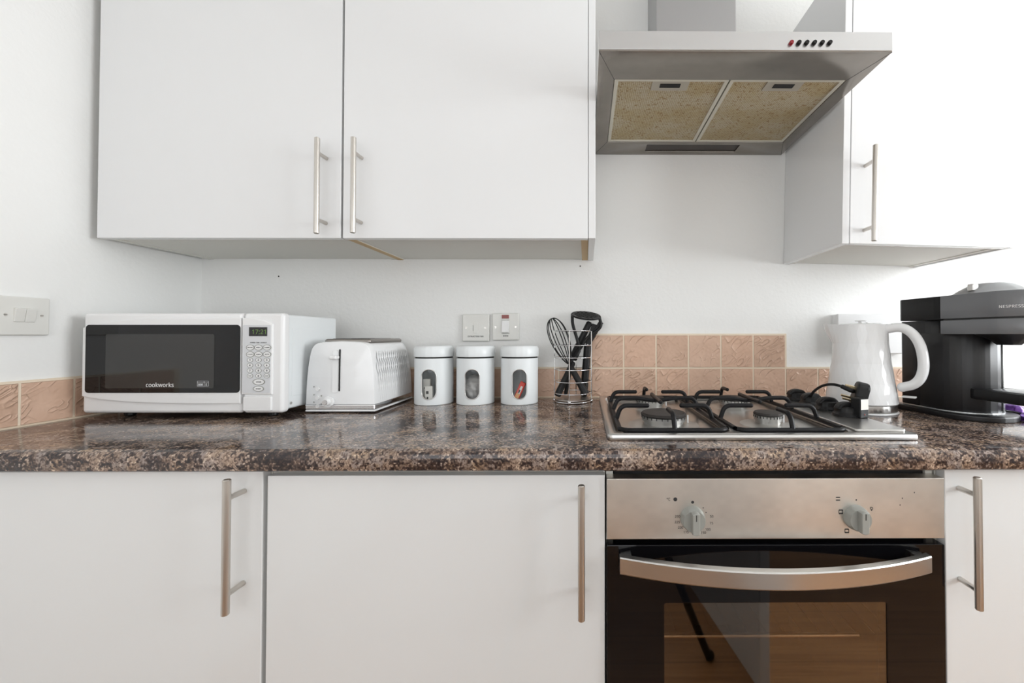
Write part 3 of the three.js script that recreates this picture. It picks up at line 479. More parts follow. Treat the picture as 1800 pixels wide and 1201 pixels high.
// ------------------------------------------------------------------ toaster
{
  const w = 0.176, hgt = 0.183, len = 0.226, t = thing('toaster', 'white two-slice toaster with a chrome trim and side lever', 'toaster', [-0.6255, WT, 0.147], undefined, 0.0);
  // body: front outline swept from front to back, ends easing in towards the top
  const N = 26, sec = []; const hw = w / 2, hb = 0.022, ht = hgt;
  for (let i = 0; i <= N; i++) { const a = i / N; // outline from bottom right over the top to bottom left
    const pts = new THREE.CurvePath(); sec.push(a); }
  const out = new THREE.Shape(); out.moveTo(hw, hb); out.bezierCurveTo(hw - 0.001, 0.09, hw - 0.006, 0.14, hw - 0.012, 0.160); out.bezierCurveTo(hw - 0.018, 0.178, hw - 0.026, 0.1795, hw - 0.046, 0.1812); out.lineTo(0, ht); out.lineTo(-hw + 0.046, 0.1812); out.bezierCurveTo(-hw + 0.026, 0.1795, -hw + 0.018, 0.178, -hw + 0.012, 0.160); out.bezierCurveTo(-hw + 0.006, 0.14, -hw + 0.001, 0.09, -hw, hb);
  const ol = out.getSpacedPoints(60), pos = [], idx = [], cols = 15;
  const zOf = (v, y) => { const lean = (v > 0 ? 0.002 : 0.02) * Math.pow((y - hb) / (ht - hb), 2); return (len / 2 - lean) * v; };
  const stations = [-1, -0.985, -0.94, -0.8, -0.6, -0.4, -0.2, 0, 0.2, 0.4, 0.6, 0.8, 0.94, 0.985, 1];
  stations.forEach((v) => { const sh = Math.abs(v) > 0.99 ? 0.94 : Math.abs(v) > 0.98 ? 0.985 : 1; ol.forEach((p) => pos.push(p.x * sh, hb + (p.y - hb) * (Math.abs(v) > 0.99 ? 0.965 : Math.abs(v) > 0.98 ? 0.99 : 1), zOf(v, p.y))); });
  const M1 = ol.length; for (let i = 0; i < stations.length - 1; i++) for (let k = 0; k < M1 - 1; k++) { const a = i * M1 + k, b = a + 1, c = a + M1, d = c + 1; idx.push(a, b, c, b, d, c); }
  for (const [s, f] of [[0, 1], [stations.length - 1, 0]]) { const base = pos.length / 3; pos.push(0, 0.09, zOf(stations[s], 0.09)); for (let k = 0; k < M1 - 1; k++) { const a = s * M1 + k, b = a + 1; f ? idx.push(base, b, a) : idx.push(base, a, b); } const a = s * M1 + M1 - 1, b = s * M1; f ? idx.push(base, b, a) : idx.push(base, a, b); }
  let g = new THREE.BufferGeometry(); g.setAttribute('position', new THREE.Float32BufferAttribute(pos, 3)); g.setIndex(idx); g = toCreasedNormals(g, 0.7);
  const bd = part(t, 'body', g, M.whiteGloss);
  // faceted relief on the long sides: rows of slim diamonds
  for (const s of [1, -1]) {
    const fp = [], cw = 0.0115, rh = 0.028, nz = 16, ny = 5, facet = [];
    for (let j = 0; j < ny; j++) for (let i = 0; i < nz; i++) {
      const zc = (i - (nz - 1) / 2) * cw + (j % 2) * cw / 2, yc = 0.034 + j * 0.0265, X = (y) => { const u = (y - hb) / (ht - hb); return s * (hw - 0.0005 - 0.002 * u - 0.011 * u * u * u * u); };
      if (Math.abs(zc) > 0.096) continue;
      const A = [X(yc - rh * 0.7) + 0, yc - rh * 0.62, zc], B = [X(yc), yc, zc + cw * 0.5], C = [X(yc + rh * 0.7), yc + rh * 0.62, zc], D = [X(yc), yc, zc - cw * 0.5], Ct = [X(yc) + s * 0.0012, yc, zc];
      for (const [p, q] of [[A, B], [B, C], [C, D], [D, A]]) facet.push(...(s > 0 ? [...p, ...Ct, ...q] : [...p, ...q, ...Ct]));
    }
    const fg = new THREE.BufferGeometry(); fg.setAttribute('position', new THREE.Float32BufferAttribute(facet, 3)); fg.computeVertexNormals(); const m = part(t, 'faceted_side', fg, M.whiteGloss, 'diamond relief on the side');
  }
  part(t, 'chrome_band', box(-hw - 0.001, hw + 0.001, 0.0075, 0.0225, -len / 2 - 0.001, len / 2 + 0.001, 0.004, 3), M.chrome);
  part(t, 'base', box(-hw + 0.001, hw + 0.0015, 0.0035, 0.008, -len / 2, len / 2 + 0.0015, 0.002), M.whiteGloss);
  for (const [x, z] of [[-0.07, -0.09], [0.07, -0.09], [-0.07, 0.09], [0.07, 0.09]]) { const f = part(t, 'foot', cyl(0.008, 0.009, 0.004, 16), M.blackPlastic); f.position.set(x, 0, z); }
  // metal top with two slots
  const top = part(t, 'top_plate', box(-hw + 0.034, hw - 0.022, 0.175, 0.1885, -0.09, 0.094, 0.008, 3), M.toastTop, 'brushed metal top plate');
  for (const x of [-0.024, 0.024]) top.add(mesh('slot', box(x - 0.0145, x + 0.0145, 0.1880, 0.1890, -0.075, 0.08, 0.0004), M.dark));
  // front: lever recess, slit, lever, knob, buttons
  const fz = (y) => zOf(1, y) + 0.0006, tilt = -0.01;
  const at = (px, py) => { const p = P(px, py, 0.147 + fz(0.1)); return [p.x - t.position.x, p.y - t.position.y]; };
  const q = (n, geo, m, x, y, dz = 0, lab) => { const k = part(t, n, geo, m, lab); k.position.set(x, y, fz(y) + dz); k.rotation.x = tilt * (y / 0.1); return k; };
  { const [x, y] = at(597, 651); q('lever_slit', box(-0.0014, 0.0014, -0.053, 0.053, -0.002, 0.0008), M.dark, x, y, 0.0005); q('lever_channel', extrude(rrect(-0.019, -0.0035, -0.058, 0.05, 0.005), 0.003, 0.001), M.whiteGloss, x, y, -0.0022); }
  { const [x, y] = at(591, 628); q('lever', box(-0.010, 0.0085, -0.0055, 0.0045, -0.001, 0.017, 0.0035, 3), M.whitePlastic, x, y); }
  { const [x, y] = at(579, 706); const k = q('browning_knob', lathe([[0, 0], [0.0135, 0], [0.0135, 0.006], [0.0085, 0.0075], [0.0078, 0.018], [0, 0.018]], 28).rotateX(Math.PI / 2), M.whitePlastic, x, y); k.add(mesh('knob_cap', lathe([[0, 0.018], [0.0066, 0.018], [0.006, 0.0195], [0, 0.0195]], 24).rotateX(Math.PI / 2), M.chrome)); }
  for (const [px, py] of [[559, 684], [558.5, 699.5], [559, 714]]) { const [x, y] = at(px, py); q('button', lathe([[0, 0], [0.0052, 0], [0.0048, 0.003], [0, 0.0036]], 20).rotateX(Math.PI / 2), M.whitePlastic, x, y); }
  for (const [px, py] of [[552.5, 680], [552.5, 694], [552.5, 707], [565.5, 696], [565.5, 710]]) { const [x, y] = at(px, py); q('printed_icon', new THREE.RingGeometry(0.0006, 0.0019, 12), M.greyPlastic, x, y, 0.0012); }
}

// ------------------------------------------------------------------ canisters and what is in them
const canSpots = [[769, 4.5], [840, 4.1], [919, 8.8]], canLabels = ['white canister beside the toaster, white packets showing in its window', 'middle white canister of three, grey bag showing in its window', 'white canister nearest the utensil rack, red packet showing in its window'];
const canPos = [[-0.445, WT, 0.102], [-0.324, WT, 0.1], [-0.1955, WT, 0.098]];
{
  const r = 0.054, H = 0.132, half = 0.36, wy0 = 0.0185, wy1 = 0.1005, na = 96, nv = 44, inner = 0.0545;
  // wall with a stadium-shaped window: drop the cells whose centre lies in it
  const inWin = (ang, y) => { const u = ang * r, c = 0.0195, ya = wy0 + c, yb = wy1 - c, yy = Math.max(ya, Math.min(yb, y)); return Math.hypot(u, y - yy) < c; };
  const a0 = -0.42, a1 = 0.42, wallPos = [];
  const quad = (p, a, y, b, y2) => { for (const rr of [r]) { const q = (an, yy) => [Math.sin(an) * rr, yy, Math.cos(an) * rr]; p.push(...q(a, y), ...q(b, y), ...q(b, y2), ...q(a, y), ...q(b, y2), ...q(a, y2)); } };
  for (let i = 0; i < 60; i++) quad(wallPos, a1 + (2 * Math.PI - (a1 - a0)) * i / 60, 0.002, a1 + (2 * Math.PI - (a1 - a0)) * (i + 1) / 60, H);
  const edge = (an) => { const u = an * r, c = 0.0195; if (Math.abs(u) >= c) return null; const d = Math.sqrt(c * c - u * u); return [wy0 + c - d, wy1 - c + d]; };
  const K = 80; for (let i = 0; i < K; i++) { const A = a0 + (a1 - a0) * i / K, B = a0 + (a1 - a0) * (i + 1) / K, m = (A + B) / 2, e = edge(m); const ea = edge(A) ?? [0.0595, 0.0595], eb = edge(B) ?? [0.0595, 0.0595]; if (!e) { quad(wallPos, A, 0.002, B, H); continue; }
    const q = (an, yy) => [Math.sin(an) * r, yy, Math.cos(an) * r]; wallPos.push(...q(A, 0.002), ...q(B, 0.002), ...q(B, eb[0]), ...q(A, 0.002), ...q(B, eb[0]), ...q(A, ea[0])); wallPos.push(...q(A, ea[1]), ...q(B, eb[1]), ...q(B, H), ...q(A, ea[1]), ...q(B, H), ...q(A, H)); }
  let wall = new THREE.BufferGeometry(); wall.setAttribute('position', new THREE.Float32BufferAttribute(wallPos, 3)); wall = mergeVertices(wall, 1e-5); wall.computeVertexNormals(); wall = wall.toNonIndexed();
  const rim = []; for (let k = 0; k < 72; k++) { const t = k / 72 * 4, c = 0.0205; let u, y; if (t < 1) { const a = Math.PI * t; u = c * Math.cos(a); y = wy1 - 0.0195 + c * Math.sin(a); } else if (t < 2) { u = -c; y = lerp(wy1 - 0.0195, wy0 + 0.0195, t - 1); } else if (t < 3) { const a = Math.PI + Math.PI * (t - 2); u = c * Math.cos(a); y = wy0 + 0.0195 + c * Math.sin(a); } else { u = c; y = lerp(wy0 + 0.0195, wy1 - 0.0195, t - 3); } const an = u / r; rim.push(V(Math.sin(an) * (r + 0.0002), y, Math.cos(an) * (r + 0.0002))); }
  const rimG = new THREE.TubeGeometry(new THREE.CatmullRomCurve3(rim, true), 150, 0.0016, 6, true);
  const paneP = []; for (let i = 0; i < 20; i++) { const A = -0.38 + 0.76 * i / 20, B = A + 0.038, q = (an, yy) => [Math.sin(an) * (r - 0.0014), yy, Math.cos(an) * (r - 0.0014)]; paneP.push(...q(A, 0.014), ...q(B, 0.014), ...q(B, 0.106), ...q(A, 0.014), ...q(B, 0.106), ...q(A, 0.106)); }
  const paneG = new THREE.BufferGeometry(); paneG.setAttribute('position', new THREE.Float32BufferAttribute(paneP, 3)); paneG.computeVertexNormals();
  const floorG = lathe([[0, 0], [r - 0.002, 0], [r, 0.002], [r - 0.001, 0.003], [0, 0.003]], 48), lidG = lathe([[0, H + 0.0035], [r - 0.002, H + 0.0035], [r + 0.0012, H + 0.0045], [r + 0.0018, H + 0.01], [r + 0.0016, H + 0.028], [r - 0.003, H + 0.0345], [r - 0.012, H + 0.036], [0, H + 0.036]], 56), neckG = lathe([[r - 0.0025, H - 0.002], [r - 0.0025, H + 0.005]], 48);
  const linerG = lathe([[r - 0.003, 0.003], [r - 0.003, H]], 40);
  // back half of the inside is bare dark metal
  const first = thing('canister', canLabels[0], 'canister', canPos[0], 'white kitchen canisters');
  const cb = part(first, 'body', wall, M.whiteEnamel); part(first, 'window_rim', rimG, M.steelBright, 'steel rim of the oval window'); part(first, 'window_pane', paneG, M.canGlass);
  part(first, 'base', floorG, M.whiteEnamel); part(first, 'lid', lidG, M.whiteEnamel); part(first, 'seal', neckG, M.ink, 'dark seal under the lid');
  canSpots.forEach(([, deg], i) => { let c = first; if (i) { c = first.clone(); c.name = numbered('canister'); scene.add(c); c.position.set(...canPos[i]); c.userData = { ...first.userData, label: canLabels[i] }; } c.rotation.y = deg * Math.PI / 180; });
  // contents
  const inside = (i, name, label, cat, geo, m, x, y, z, rz = 0, marks) => { const t = thing(name, label, cat, [canPos[i][0] + x, WT + y, canPos[i][2] + z]); const b = part(t, 'wrapper', geo, m); t.rotation.z = rz; marks?.(t); return t; };
  const dots = (t, L) => L.forEach(([x, y, w, h, z, m]) => part(t, 'print', box(x - w, x + w, y - h, y + h, z, z + 0.0004), m ?? M.ink));
  inside(0, 'paper_packet', 'tall white paper packet inside the canister beside the toaster', 'packet', box(-0.012, 0.010, 0, 0.07, -0.005, 0.005, 0.002), M.paper, -0.009, 0.0032, 0.028, 0, (t) => dots(t, [[-0.006, 0.044, 0.002, 0.0018, 0.005]]));
  inside(0, 'paper_packet', 'short printed white packet inside the canister beside the toaster', 'packet', box(-0.011, 0.011, 0, 0.051, -0.004, 0.004, 0.002), M.paper, 0.002, 0.0032, 0.041, 0.04, (t) => dots(t, [[-0.003, 0.033, 0.0035, 0.004, 0.004], [-0.003, 0.017, 0.002, 0.004, 0.004], [-0.003, 0.008, 0.003, 0.001, 0.004]]));
  { const g = new THREE.SphereGeometry(1, 40, 28), p = g.attributes.position; for (let k = 0; k < p.count; k++) { const x = p.getX(k), y = p.getY(k), z = p.getZ(k), n = 0.10 * Math.sin(9 * x + 5 * y) + 0.08 * Math.sin(14 * y - 7 * z + 2) + 0.06 * Math.sin(17 * x + 11 * z); p.setXYZ(k, x * (0.036 + 0.03 * n * 0.3), 0.042 + y * 0.039, z * (0.036 + 0.05 * n * 0.4)); } g.computeVertexNormals(); inside(1, 'plastic_bag', 'crumpled grey bag inside the middle canister', 'bag', g, M.paperGrey, 0, 0.0032, 0.008); }
  inside(2, 'snack_wrapper', 'red and orange snack wrapper inside the canister nearest the utensil rack', 'wrapper', box(-0.0085, 0.0085, 0, 0.058, -0.005, 0.005, 0.003), M.red, -0.006, 0.018, 0.038, -0.42, (t) => { t.position.y = WT + 0.0035 + 0.0075; dots(t, [[0, 0.014, 0.0055, 0.0095, 0.005, M.orange], [0.001, 0.034, 0.003, 0.012, 0.005, M.paper], [0, 0.03, 0.0018, 0.005, 0.0054]]); });
  inside(2, 'silver_sachet', 'small silver sachet inside the canister nearest the utensil rack', 'sachet', box(-0.012, 0.012, 0, 0.016, -0.004, 0.004, 0.002), M.steelBright, -0.006, 0.0032, 0.035, 0.0);
}

// ------------------------------------------------------------------ utensil rack and utensils
{
  const cx = P(1007, 650, 0.083).x, cz = 0.083, r = 0.0545, t = thing('utensil_rack', 'round chrome wire utensil rack between canister and hob', 'rack', [cx, WT, cz]);
  const ringAt = (y, rr = r, w = 0.0014) => { const g = new THREE.TorusGeometry(rr, w, 8, 48); g.rotateX(Math.PI / 2); g.translate(0, y, 0); return g; };
  for (const py of [582, 607, 628, 649, 670, 690, 704]) { const y = P(1000, py, cz).y - WT; part(t, 'ring', ringAt(y + (py > 610 ? 0.0 : 0), r, py === 704 ? 0.0022 : 0.0014), M.chrome); }
  const top = P(1000, 582, cz).y - WT;
  for (let k = 0; k < 4; k++) { const a = -0.15 + k * Math.PI / 2, x = Math.sin(a) * (r + 0.0015), z = Math.cos(a) * (r + 0.0015); part(t, 'upright', bar([x, 0.006, z], [x, top, z], 0.0015, 8), M.chrome); const s = new THREE.SphereGeometry(0.0048, 14, 10); s.translate(x, 0.0048, z); part(t, 'foot', s, M.chrome); }
  const base = lathe([[0, 0.009], [r, 0.009], [r, 0.0105], [0, 0.0105]], 40); part(t, 'base_plate', base, M.steel);
  const W = (px, py, z) => P(px, py, z);
  const G = 'utensils in the wire rack';
  const put = (name, label, parts) => { const base = parts.base, u = thing(name, label, 'utensil', base.toArray(), G); for (const [n, g, m, l] of parts.list) wpart(u, n, g, m, l); return u; };
  const taper = (a, b, r0, r1) => { const d = b.clone().sub(a), L = d.length(), g = lathe([[0, 0], [r0 * 0.7, 0.001], [r0, 0.005], [lerp(r0, r1, 0.5), L * 0.5], [r1, L - 0.004], [r1 * 0.6, L], [0, L]], 20); g.applyQuaternion(new THREE.Quaternion().setFromUnitVectors(V(0, 1, 0), d.normalize())); g.translate(a.x, a.y, a.z); return g; };
  { // whisk
    const b = W(1031, 695, 0.1), n = W(1001, 641, 0.092), tip = W(970, 560, 0.075), list = [['handle', taper(b, n, 0.0112, 0.008), M.blackPlastic]];
    const ax = tip.clone().sub(n), L = ax.length(); ax.normalize(); const s1 = V(0, 0, 1).cross(ax).normalize(), s2 = ax.clone().cross(s1).normalize();
    for (let k = 0; k < 4; k++) { const a = k / 4 * Math.PI + 0.3, dir = s1.clone().multiplyScalar(Math.cos(a)).addScaledVector(s2, Math.sin(a)), pts = []; for (let i = 0; i <= 16; i++) { const u = i / 16 * Math.PI * 2 - Math.PI, w = Math.sin(u) , h = (1 + Math.cos(u)) / 2; const wid = 0.033 * Math.sin(u) * (0.35 + 0.65 * Math.pow((1 + Math.cos(u)) / 2, 0.35)); pts.push(n.clone().addScaledVector(ax, L * Math.pow(h, 0.9)).addScaledVector(dir, wid)); } list.push(['wire_loop', tube(pts, 0.0015, 60, 6), M.blackPlastic]); }
    put('whisk', 'black balloon whisk leaning in the wire rack', { base: b, list });
  }
  { // masher
    const b = W(979, 697, 0.085), n = W(1019, 614, 0.068), c = W(1030, 555, 0.062), rr = 0.0455, list = [['handle', taper(b, W(1008, 636, 0.073), 0.0105, 0.0085), M.blackPlastic], ['stem', taper(W(1009, 634, 0.073), n, 0.0075, 0.006), M.blackPlastic]];
    const tilt = new THREE.Matrix4().makeRotationFromEuler(new THREE.Euler(0.10, 0, -0.10)); const plate = new THREE.Shape(); plate.absarc(0, 0, rr, 0, Math.PI * 2);
    for (let k = -3; k <= 3; k++) { const x = k * 0.0115, hl = Math.sqrt(Math.max(0, 0.036 * 0.036 - x * x)); if (hl < 0.008) continue; const h = new THREE.Path(); const q = 0.0026, s = 0.012; h.moveTo(x - q - s * 0, -hl); h.lineTo(x + q, -hl); h.lineTo(x + q, hl); h.lineTo(x - q, hl); h.lineTo(x - q, -hl); plate.holes.push(h); }
    const pg = extrude(plate, 0.005, 0.001, 24); pg.rotateZ(0.9); pg.rotateX(-Math.PI / 2); pg.translate(0, -0.0025, 0); pg.scale(1, 1, 0.8); pg.applyMatrix4(tilt); pg.rotateX(0.27); pg.translate(c.x, c.y, c.z); list.push(['mashing_plate', pg, M.blackPlastic, 'slotted oval plate']);
    for (const s of [-1, 1]) { const e = c.clone().add(V(s * (rr - 0.004), s * -0.0045 - 0.001, 0)); list.push(['arm', tube([e, e.clone().add(V(0.0015, -0.03, 0)), n.clone().lerp(e, 0.35).add(V(s * 0.002, 0, 0)), n], 0.0048, 30, 8), M.blackPlastic]); }
    put('potato_masher', 'black potato masher, slotted plate up, in the wire rack', { base: b, list });
  }
  { // tool with round-ended handle
    const b = W(994, 694, 0.055), n = W(1006, 628, 0.052), e = W(1037, 566, 0.048); put('serving_spoon', 'black utensil with a rounded handle end in the wire rack', { base: b, list: [['handle', taper(n, e, 0.0095, 0.0095), M.blackPlastic], ['shaft', taper(b, n, 0.006, 0.006), M.blackPlastic]] });
  }
  { // flat tongs
    const b = W(1026, 697, 0.046), m = W(1033, 606, 0.044), e1 = W(1045, 570, 0.040), e2 = W(1057, 566, 0.042), list = [['grip', taper(b, m, 0.0115, 0.0115), M.blackPlastic]];
    for (const e of [e1, e2]) { const d = e.clone().sub(m), L = d.length(), g = new RoundedBoxGeometry(0.015, L, 0.007, 2, 0.0015); g.translate(0, L / 2, 0); g.applyQuaternion(new THREE.Quaternion().setFromUnitVectors(V(0, 1, 0), d.normalize())); g.translate(m.x, m.y, m.z); list.push(['blade', g, M.blackPlastic]); }
    list.push(['pivot', bar([m.x, m.y, m.z + 0.004], [m.x, m.y, m.z + 0.010], 0.002, 12), M.chrome]);
    put('kitchen_tongs', 'black square-ended tongs in the wire rack beside the tiles', { base: b, list });
  }
}

// ------------------------------------------------------------------ kettle
{
  const cx = 0.725, cz = 0.230, turn = 47 * Math.PI / 180, t = thing('kettle', 'white faceted electric kettle with a steel base ring beside the hob', 'kettle', [cx, WT, cz], undefined, -turn);
  const y0 = 0.026, y1 = 0.226, seg = 32, rings = 8, prof = (u) => 0.0815 - 0.005 * u - 0.0165 * Math.sin(u * Math.PI / 2) - 0.001 * u * u, ringV = [];
  const pt = (j, i) => { const u = j / rings, a = (i + (j % 2) * 0.5) / seg * Math.PI * 2; let r = prof(u) + (j % 2 ? 0.0007 : 0); const y = lerp(y0, y1, u); const toSpout = Math.cos(a - Math.PI); const k = Math.pow(Math.max(0, toSpout), 7) * sm(0.68, 1.0, u); r += 0.030 * k; return [Math.cos(a) * r, y + 0.004 * k - (j === rings && toSpout < 0.6 ? 0 : 0), Math.sin(a) * r]; };
  const f = []; for (let j = 0; j < rings; j++) for (let i = 0; i < seg; i++) { const A = pt(j, i), B = pt(j, i + 1), C = pt(j + 1, i), D = pt(j + 1, i + 1);  if (j % 2 === 0) f.push(...A, ...C, ...B, ...B, ...C, ...D); else { f.push(...A, ...D, ...B, ...A, ...C, ...D); } }
  const body = new THREE.BufferGeometry(); body.setAttribute('position', new THREE.Float32BufferAttribute(f, 3)); body.computeVertexNormals(); 
  // soften the facets a little: blend face normals with the round shape's normals
  { const n = body.attributes.normal, p = body.attributes.position; for (let i = 0; i < n.count; i++) { const r = V(p.getX(i), 0, p.getZ(i)).normalize().setY(0.14).normalize(), m = V(n.getX(i), n.getY(i), n.getZ(i)).lerp(r, 0.08).normalize(); n.setXYZ(i, m.x, m.y, m.z); } }
  part(t, 'body', body, M.whiteGloss, 'faceted white plastic body');
  part(t, 'bottom_cover', lathe([[0, 0.024], [0.0795, 0.024], [0.0815, 0.026]], 48), M.whiteGloss);
  part(t, 'steel_base', lathe([[0, 0.004], [0.077, 0.004], [0.0785, 0.006], [0.0785, 0.0225], [0.076, 0.0245], [0, 0.0245]], 56), M.steelBright, 'brushed steel base ring');
  part(t, 'power_base', lathe([[0, 0], [0.080, 0], [0.0815, 0.002], [0.0805, 0.0045], [0, 0.0045]], 56), M.whitePlastic);
  part(t, 'lid', lathe([[0, 0.229], [0.044, 0.2285], [0.052, 0.226], [0.056, 0.2235], [0.059, 0.219], [0, 0.219]], 40), M.whiteGloss);
  part(t, 'lid_tab', merge([box(-0.011, 0.013, 0.2345, 0.237, -0.008, 0.008, 0.001), box(-0.003, 0.003, 0.228, 0.2350, -0.005, 0.005)]), M.whitePlastic, 'small T-shaped lid tab');
  const q = (px, py) => { const d = V((px - PX) / FOCAL, -(py - PY) / FOCAL, -1).applyQuaternion(CAMQ), n = V(-Math.sin(turn), 0, Math.cos(turn)), k = V(cx, 0, cz).sub(EYE).setY(0).dot(n) / d.clone().setY(0).dot(n), p = EYE.clone().addScaledVector(d, k); return V((p.x - cx) * Math.cos(turn) + (p.z - cz) * Math.sin(turn), p.y - WT, 0); };
  const hp = [V(0.052, 0.2125, 0), q(1583, 576), q(1604, 587), q(1618, 609), q(1623.5, 640), q(1619, 663), q(1606, 676), q(1586, 681)];
  const hg = tube(hp, 0.0114, 70, 14); hg.scale(1, 1, 1.1); part(t, 'handle', hg, M.whiteGloss);
  part(t, 'button_strip', box(0.068, 0.086, 0.2235, 0.2265, -0.006, 0.006, 0.001), M.blackPlastic);
  { const a = q(1586, 697), b = q(1611, 697.5); part(t, 'switch_lever', box(a.x, b.x, a.y - 0.0022, a.y + 0.0022, -0.009, 0.009, 0.002), M.whitePlastic, 'on-off lever'); }
}

// ------------------------------------------------------------------ coffee machine
{
  const t = thing('coffee_machine', 'black and grey capsule coffee machine beside the kettle', 'coffee machine', [0.938, WT, 0.30], undefined, 0.12);
  const stadium = (r, zb, zc, rb = 0.02) => { const s = new THREE.Shape(); s.moveTo(-r + rb, zb); s.lineTo(r - rb, zb); s.absarc(r - rb, zb + rb, rb, -Math.PI / 2, 0); s.lineTo(r, zc); s.absarc(0, zc, r, 0, Math.PI); s.lineTo(-r, zb + rb); s.absarc(-r + rb, zb + rb, rb, Math.PI, 1.5 * Math.PI); return s; };
  const sl = (s, y0, y1, b = 0.002) => toCreasedNormals(slab(s, y0, y1, b, 40), 0.6);
  part(t, 'base', sl(stadium(0.084, -0.125, 0.012), 0, 0.014, 0.004), M.satinBlack);
  part(t, 'base_trim', sl(stadium(0.0735, -0.113, -0.004), 0.0135, 0.017, 0.001), M.silver, 'thin silver line');
  part(t, 'water_tank', sl(stadium(0.073, -0.112, -0.07, 0.016), 0.0165, 0.234, 0.002), M.satinBlack);
  part(t, 'column', sl(stadium(0.071, -0.09, -0.006), 0.0165, 0.202, 0.001), M.satinBlack);
  // silver spine on the front of the column
  { const s = new THREE.Shape(), r0 = 0.0715, r1 = 0.0735; s.absarc(0, -0.006, r1, 0.55, 1.18); s.absarc(0, -0.006, r0, 1.18, 0.55, true); part(t, 'column_trim', sl(s, 0.018, 0.2, 0.0005), M.silver, 'silver trim strip'); }
  part(t, 'tank_lid', sl(stadium(0.0755, -0.114, -0.02, 0.018), 0.236, 0.293, 0.002), M.blackPlastic);
  { const s = new THREE.Shape(); const r = 0.0765, z0 = 0.008, zc = 0.11; s.moveTo(-r, z0); s.lineTo(r, z0); s.lineTo(r, zc); s.absarc(0, zc, r, 0, Math.PI); s.lineTo(-r, z0);
    part(t, 'head_lower', sl(s, 0.200, 0.2335, 0.002), M.darkGrey, 'dark grey lower head'); part(t, 'head', sl(s, 0.237, 0.293, 0.002), M.darkGrey, 'dark grey head');
    const s2 = new THREE.Shape(); const q = 0.072; s2.moveTo(-q, z0 + 0.004); s2.lineTo(q, z0 + 0.004); s2.lineTo(q, zc); s2.absarc(0, zc, q, 0, Math.PI); s2.lineTo(-q, z0 + 0.004); part(t, 'head_gap', sl(s2, 0.2330, 0.2375, 0.0005), M.ink); }
  { const g = lathe([[0, 0.3195], [0.028, 0.3185], [0.042, 0.314], [0.058, 0.304], [0.0745, 0.2925], [0, 0.292]], 48); g.scale(0.98, 1, 0.98); g.translate(0, 0, 0.06); part(t, 'dome', g, M.domeGrey, 'shallow grey dome lid'); }
  { const k = part(t, 'lever', box(-0.008, 0.008, 0, 0.017, -0.007, 0.007, 0.003, 3), M.steelBright); k.position.set(-0.058, 0.2985, 0.068); }
  part(t, 'spout_cone', (() => { const g = lathe([[0, 0.176], [0.02, 0.176], [0.03, 0.186], [0.058, 0.2], [0, 0.2005]], 36); g.translate(0, 0, 0.095); return g; })(), M.blackPlastic);
  { const s = rrect(-0.05, 0.05, 0.035, 0.178, 0.03); const c = part(t, 'cup_support', sl(s, 0.05, 0.074, 0.004), M.blackPlastic); c.add(mesh('drip_grid', sl(rrect(-0.042, 0.042, 0.08, 0.17, 0.025), 0.0735, 0.0755, 0.0006), M.darkGrey)); const st = box(-0.02, 0.02, 0.048, 0.064, 0.03, 0.10, 0.004); c.add(mesh('support_arm', st, M.blackPlastic)); }
  // lettering bent round the head, seen at its left front
  { const g = text('NESPRESSO', 0.0060, false, 0.0005), p = g.attributes.position, r = 0.0767; for (let i = 0; i < p.count; i++) { const a = -0.99 + p.getX(i) / r, rr = r + p.getZ(i); p.setXYZ(i, Math.sin(a) * rr, 0.2585 + p.getY(i), 0.11 + Math.cos(a) * rr); } g.computeVertexNormals(); part(t, 'brand_lettering', g, M.whiteInk); }
}
// ------------------------------------------------------------------ coffee capsules
[[1.045, 0.318, 0.5, 'purple coffee capsule lying behind another, beside the coffee machine'], [1.027, 0.372, 1.35, 'purple coffee capsule lying on its foil in front, beside the coffee machine']].forEach(([x, z, tilt, label], i) => {
  const t = thing('coffee_capsule', label, 'capsule', [x, WT, z], 'purple capsules by the coffee machine');
  const g = lathe([[0, 0], [0.029, 0], [0.0295, 0.001], [0.0255, 0.0025], [0.024, 0.008], [0.0195, 0.0155], [0.011, 0.0205], [0, 0.022]], 36), f = lathe([[0, -0.0006], [0.0285, -0.0006], [0.0285, 0], [0, 0]], 36);
  if (!i) { for (const k of [g, f]) { k.rotateZ(-0.3); k.rotateY(0.3); k.translate(-0.008, 0.0093, 0); } } else for (const k of [g, f]) k.translate(0, 0.0006, 0);
  part(t, 'cup', g, M.purple); part(t, 'foil', f, M.silver, 'silver foil');
});

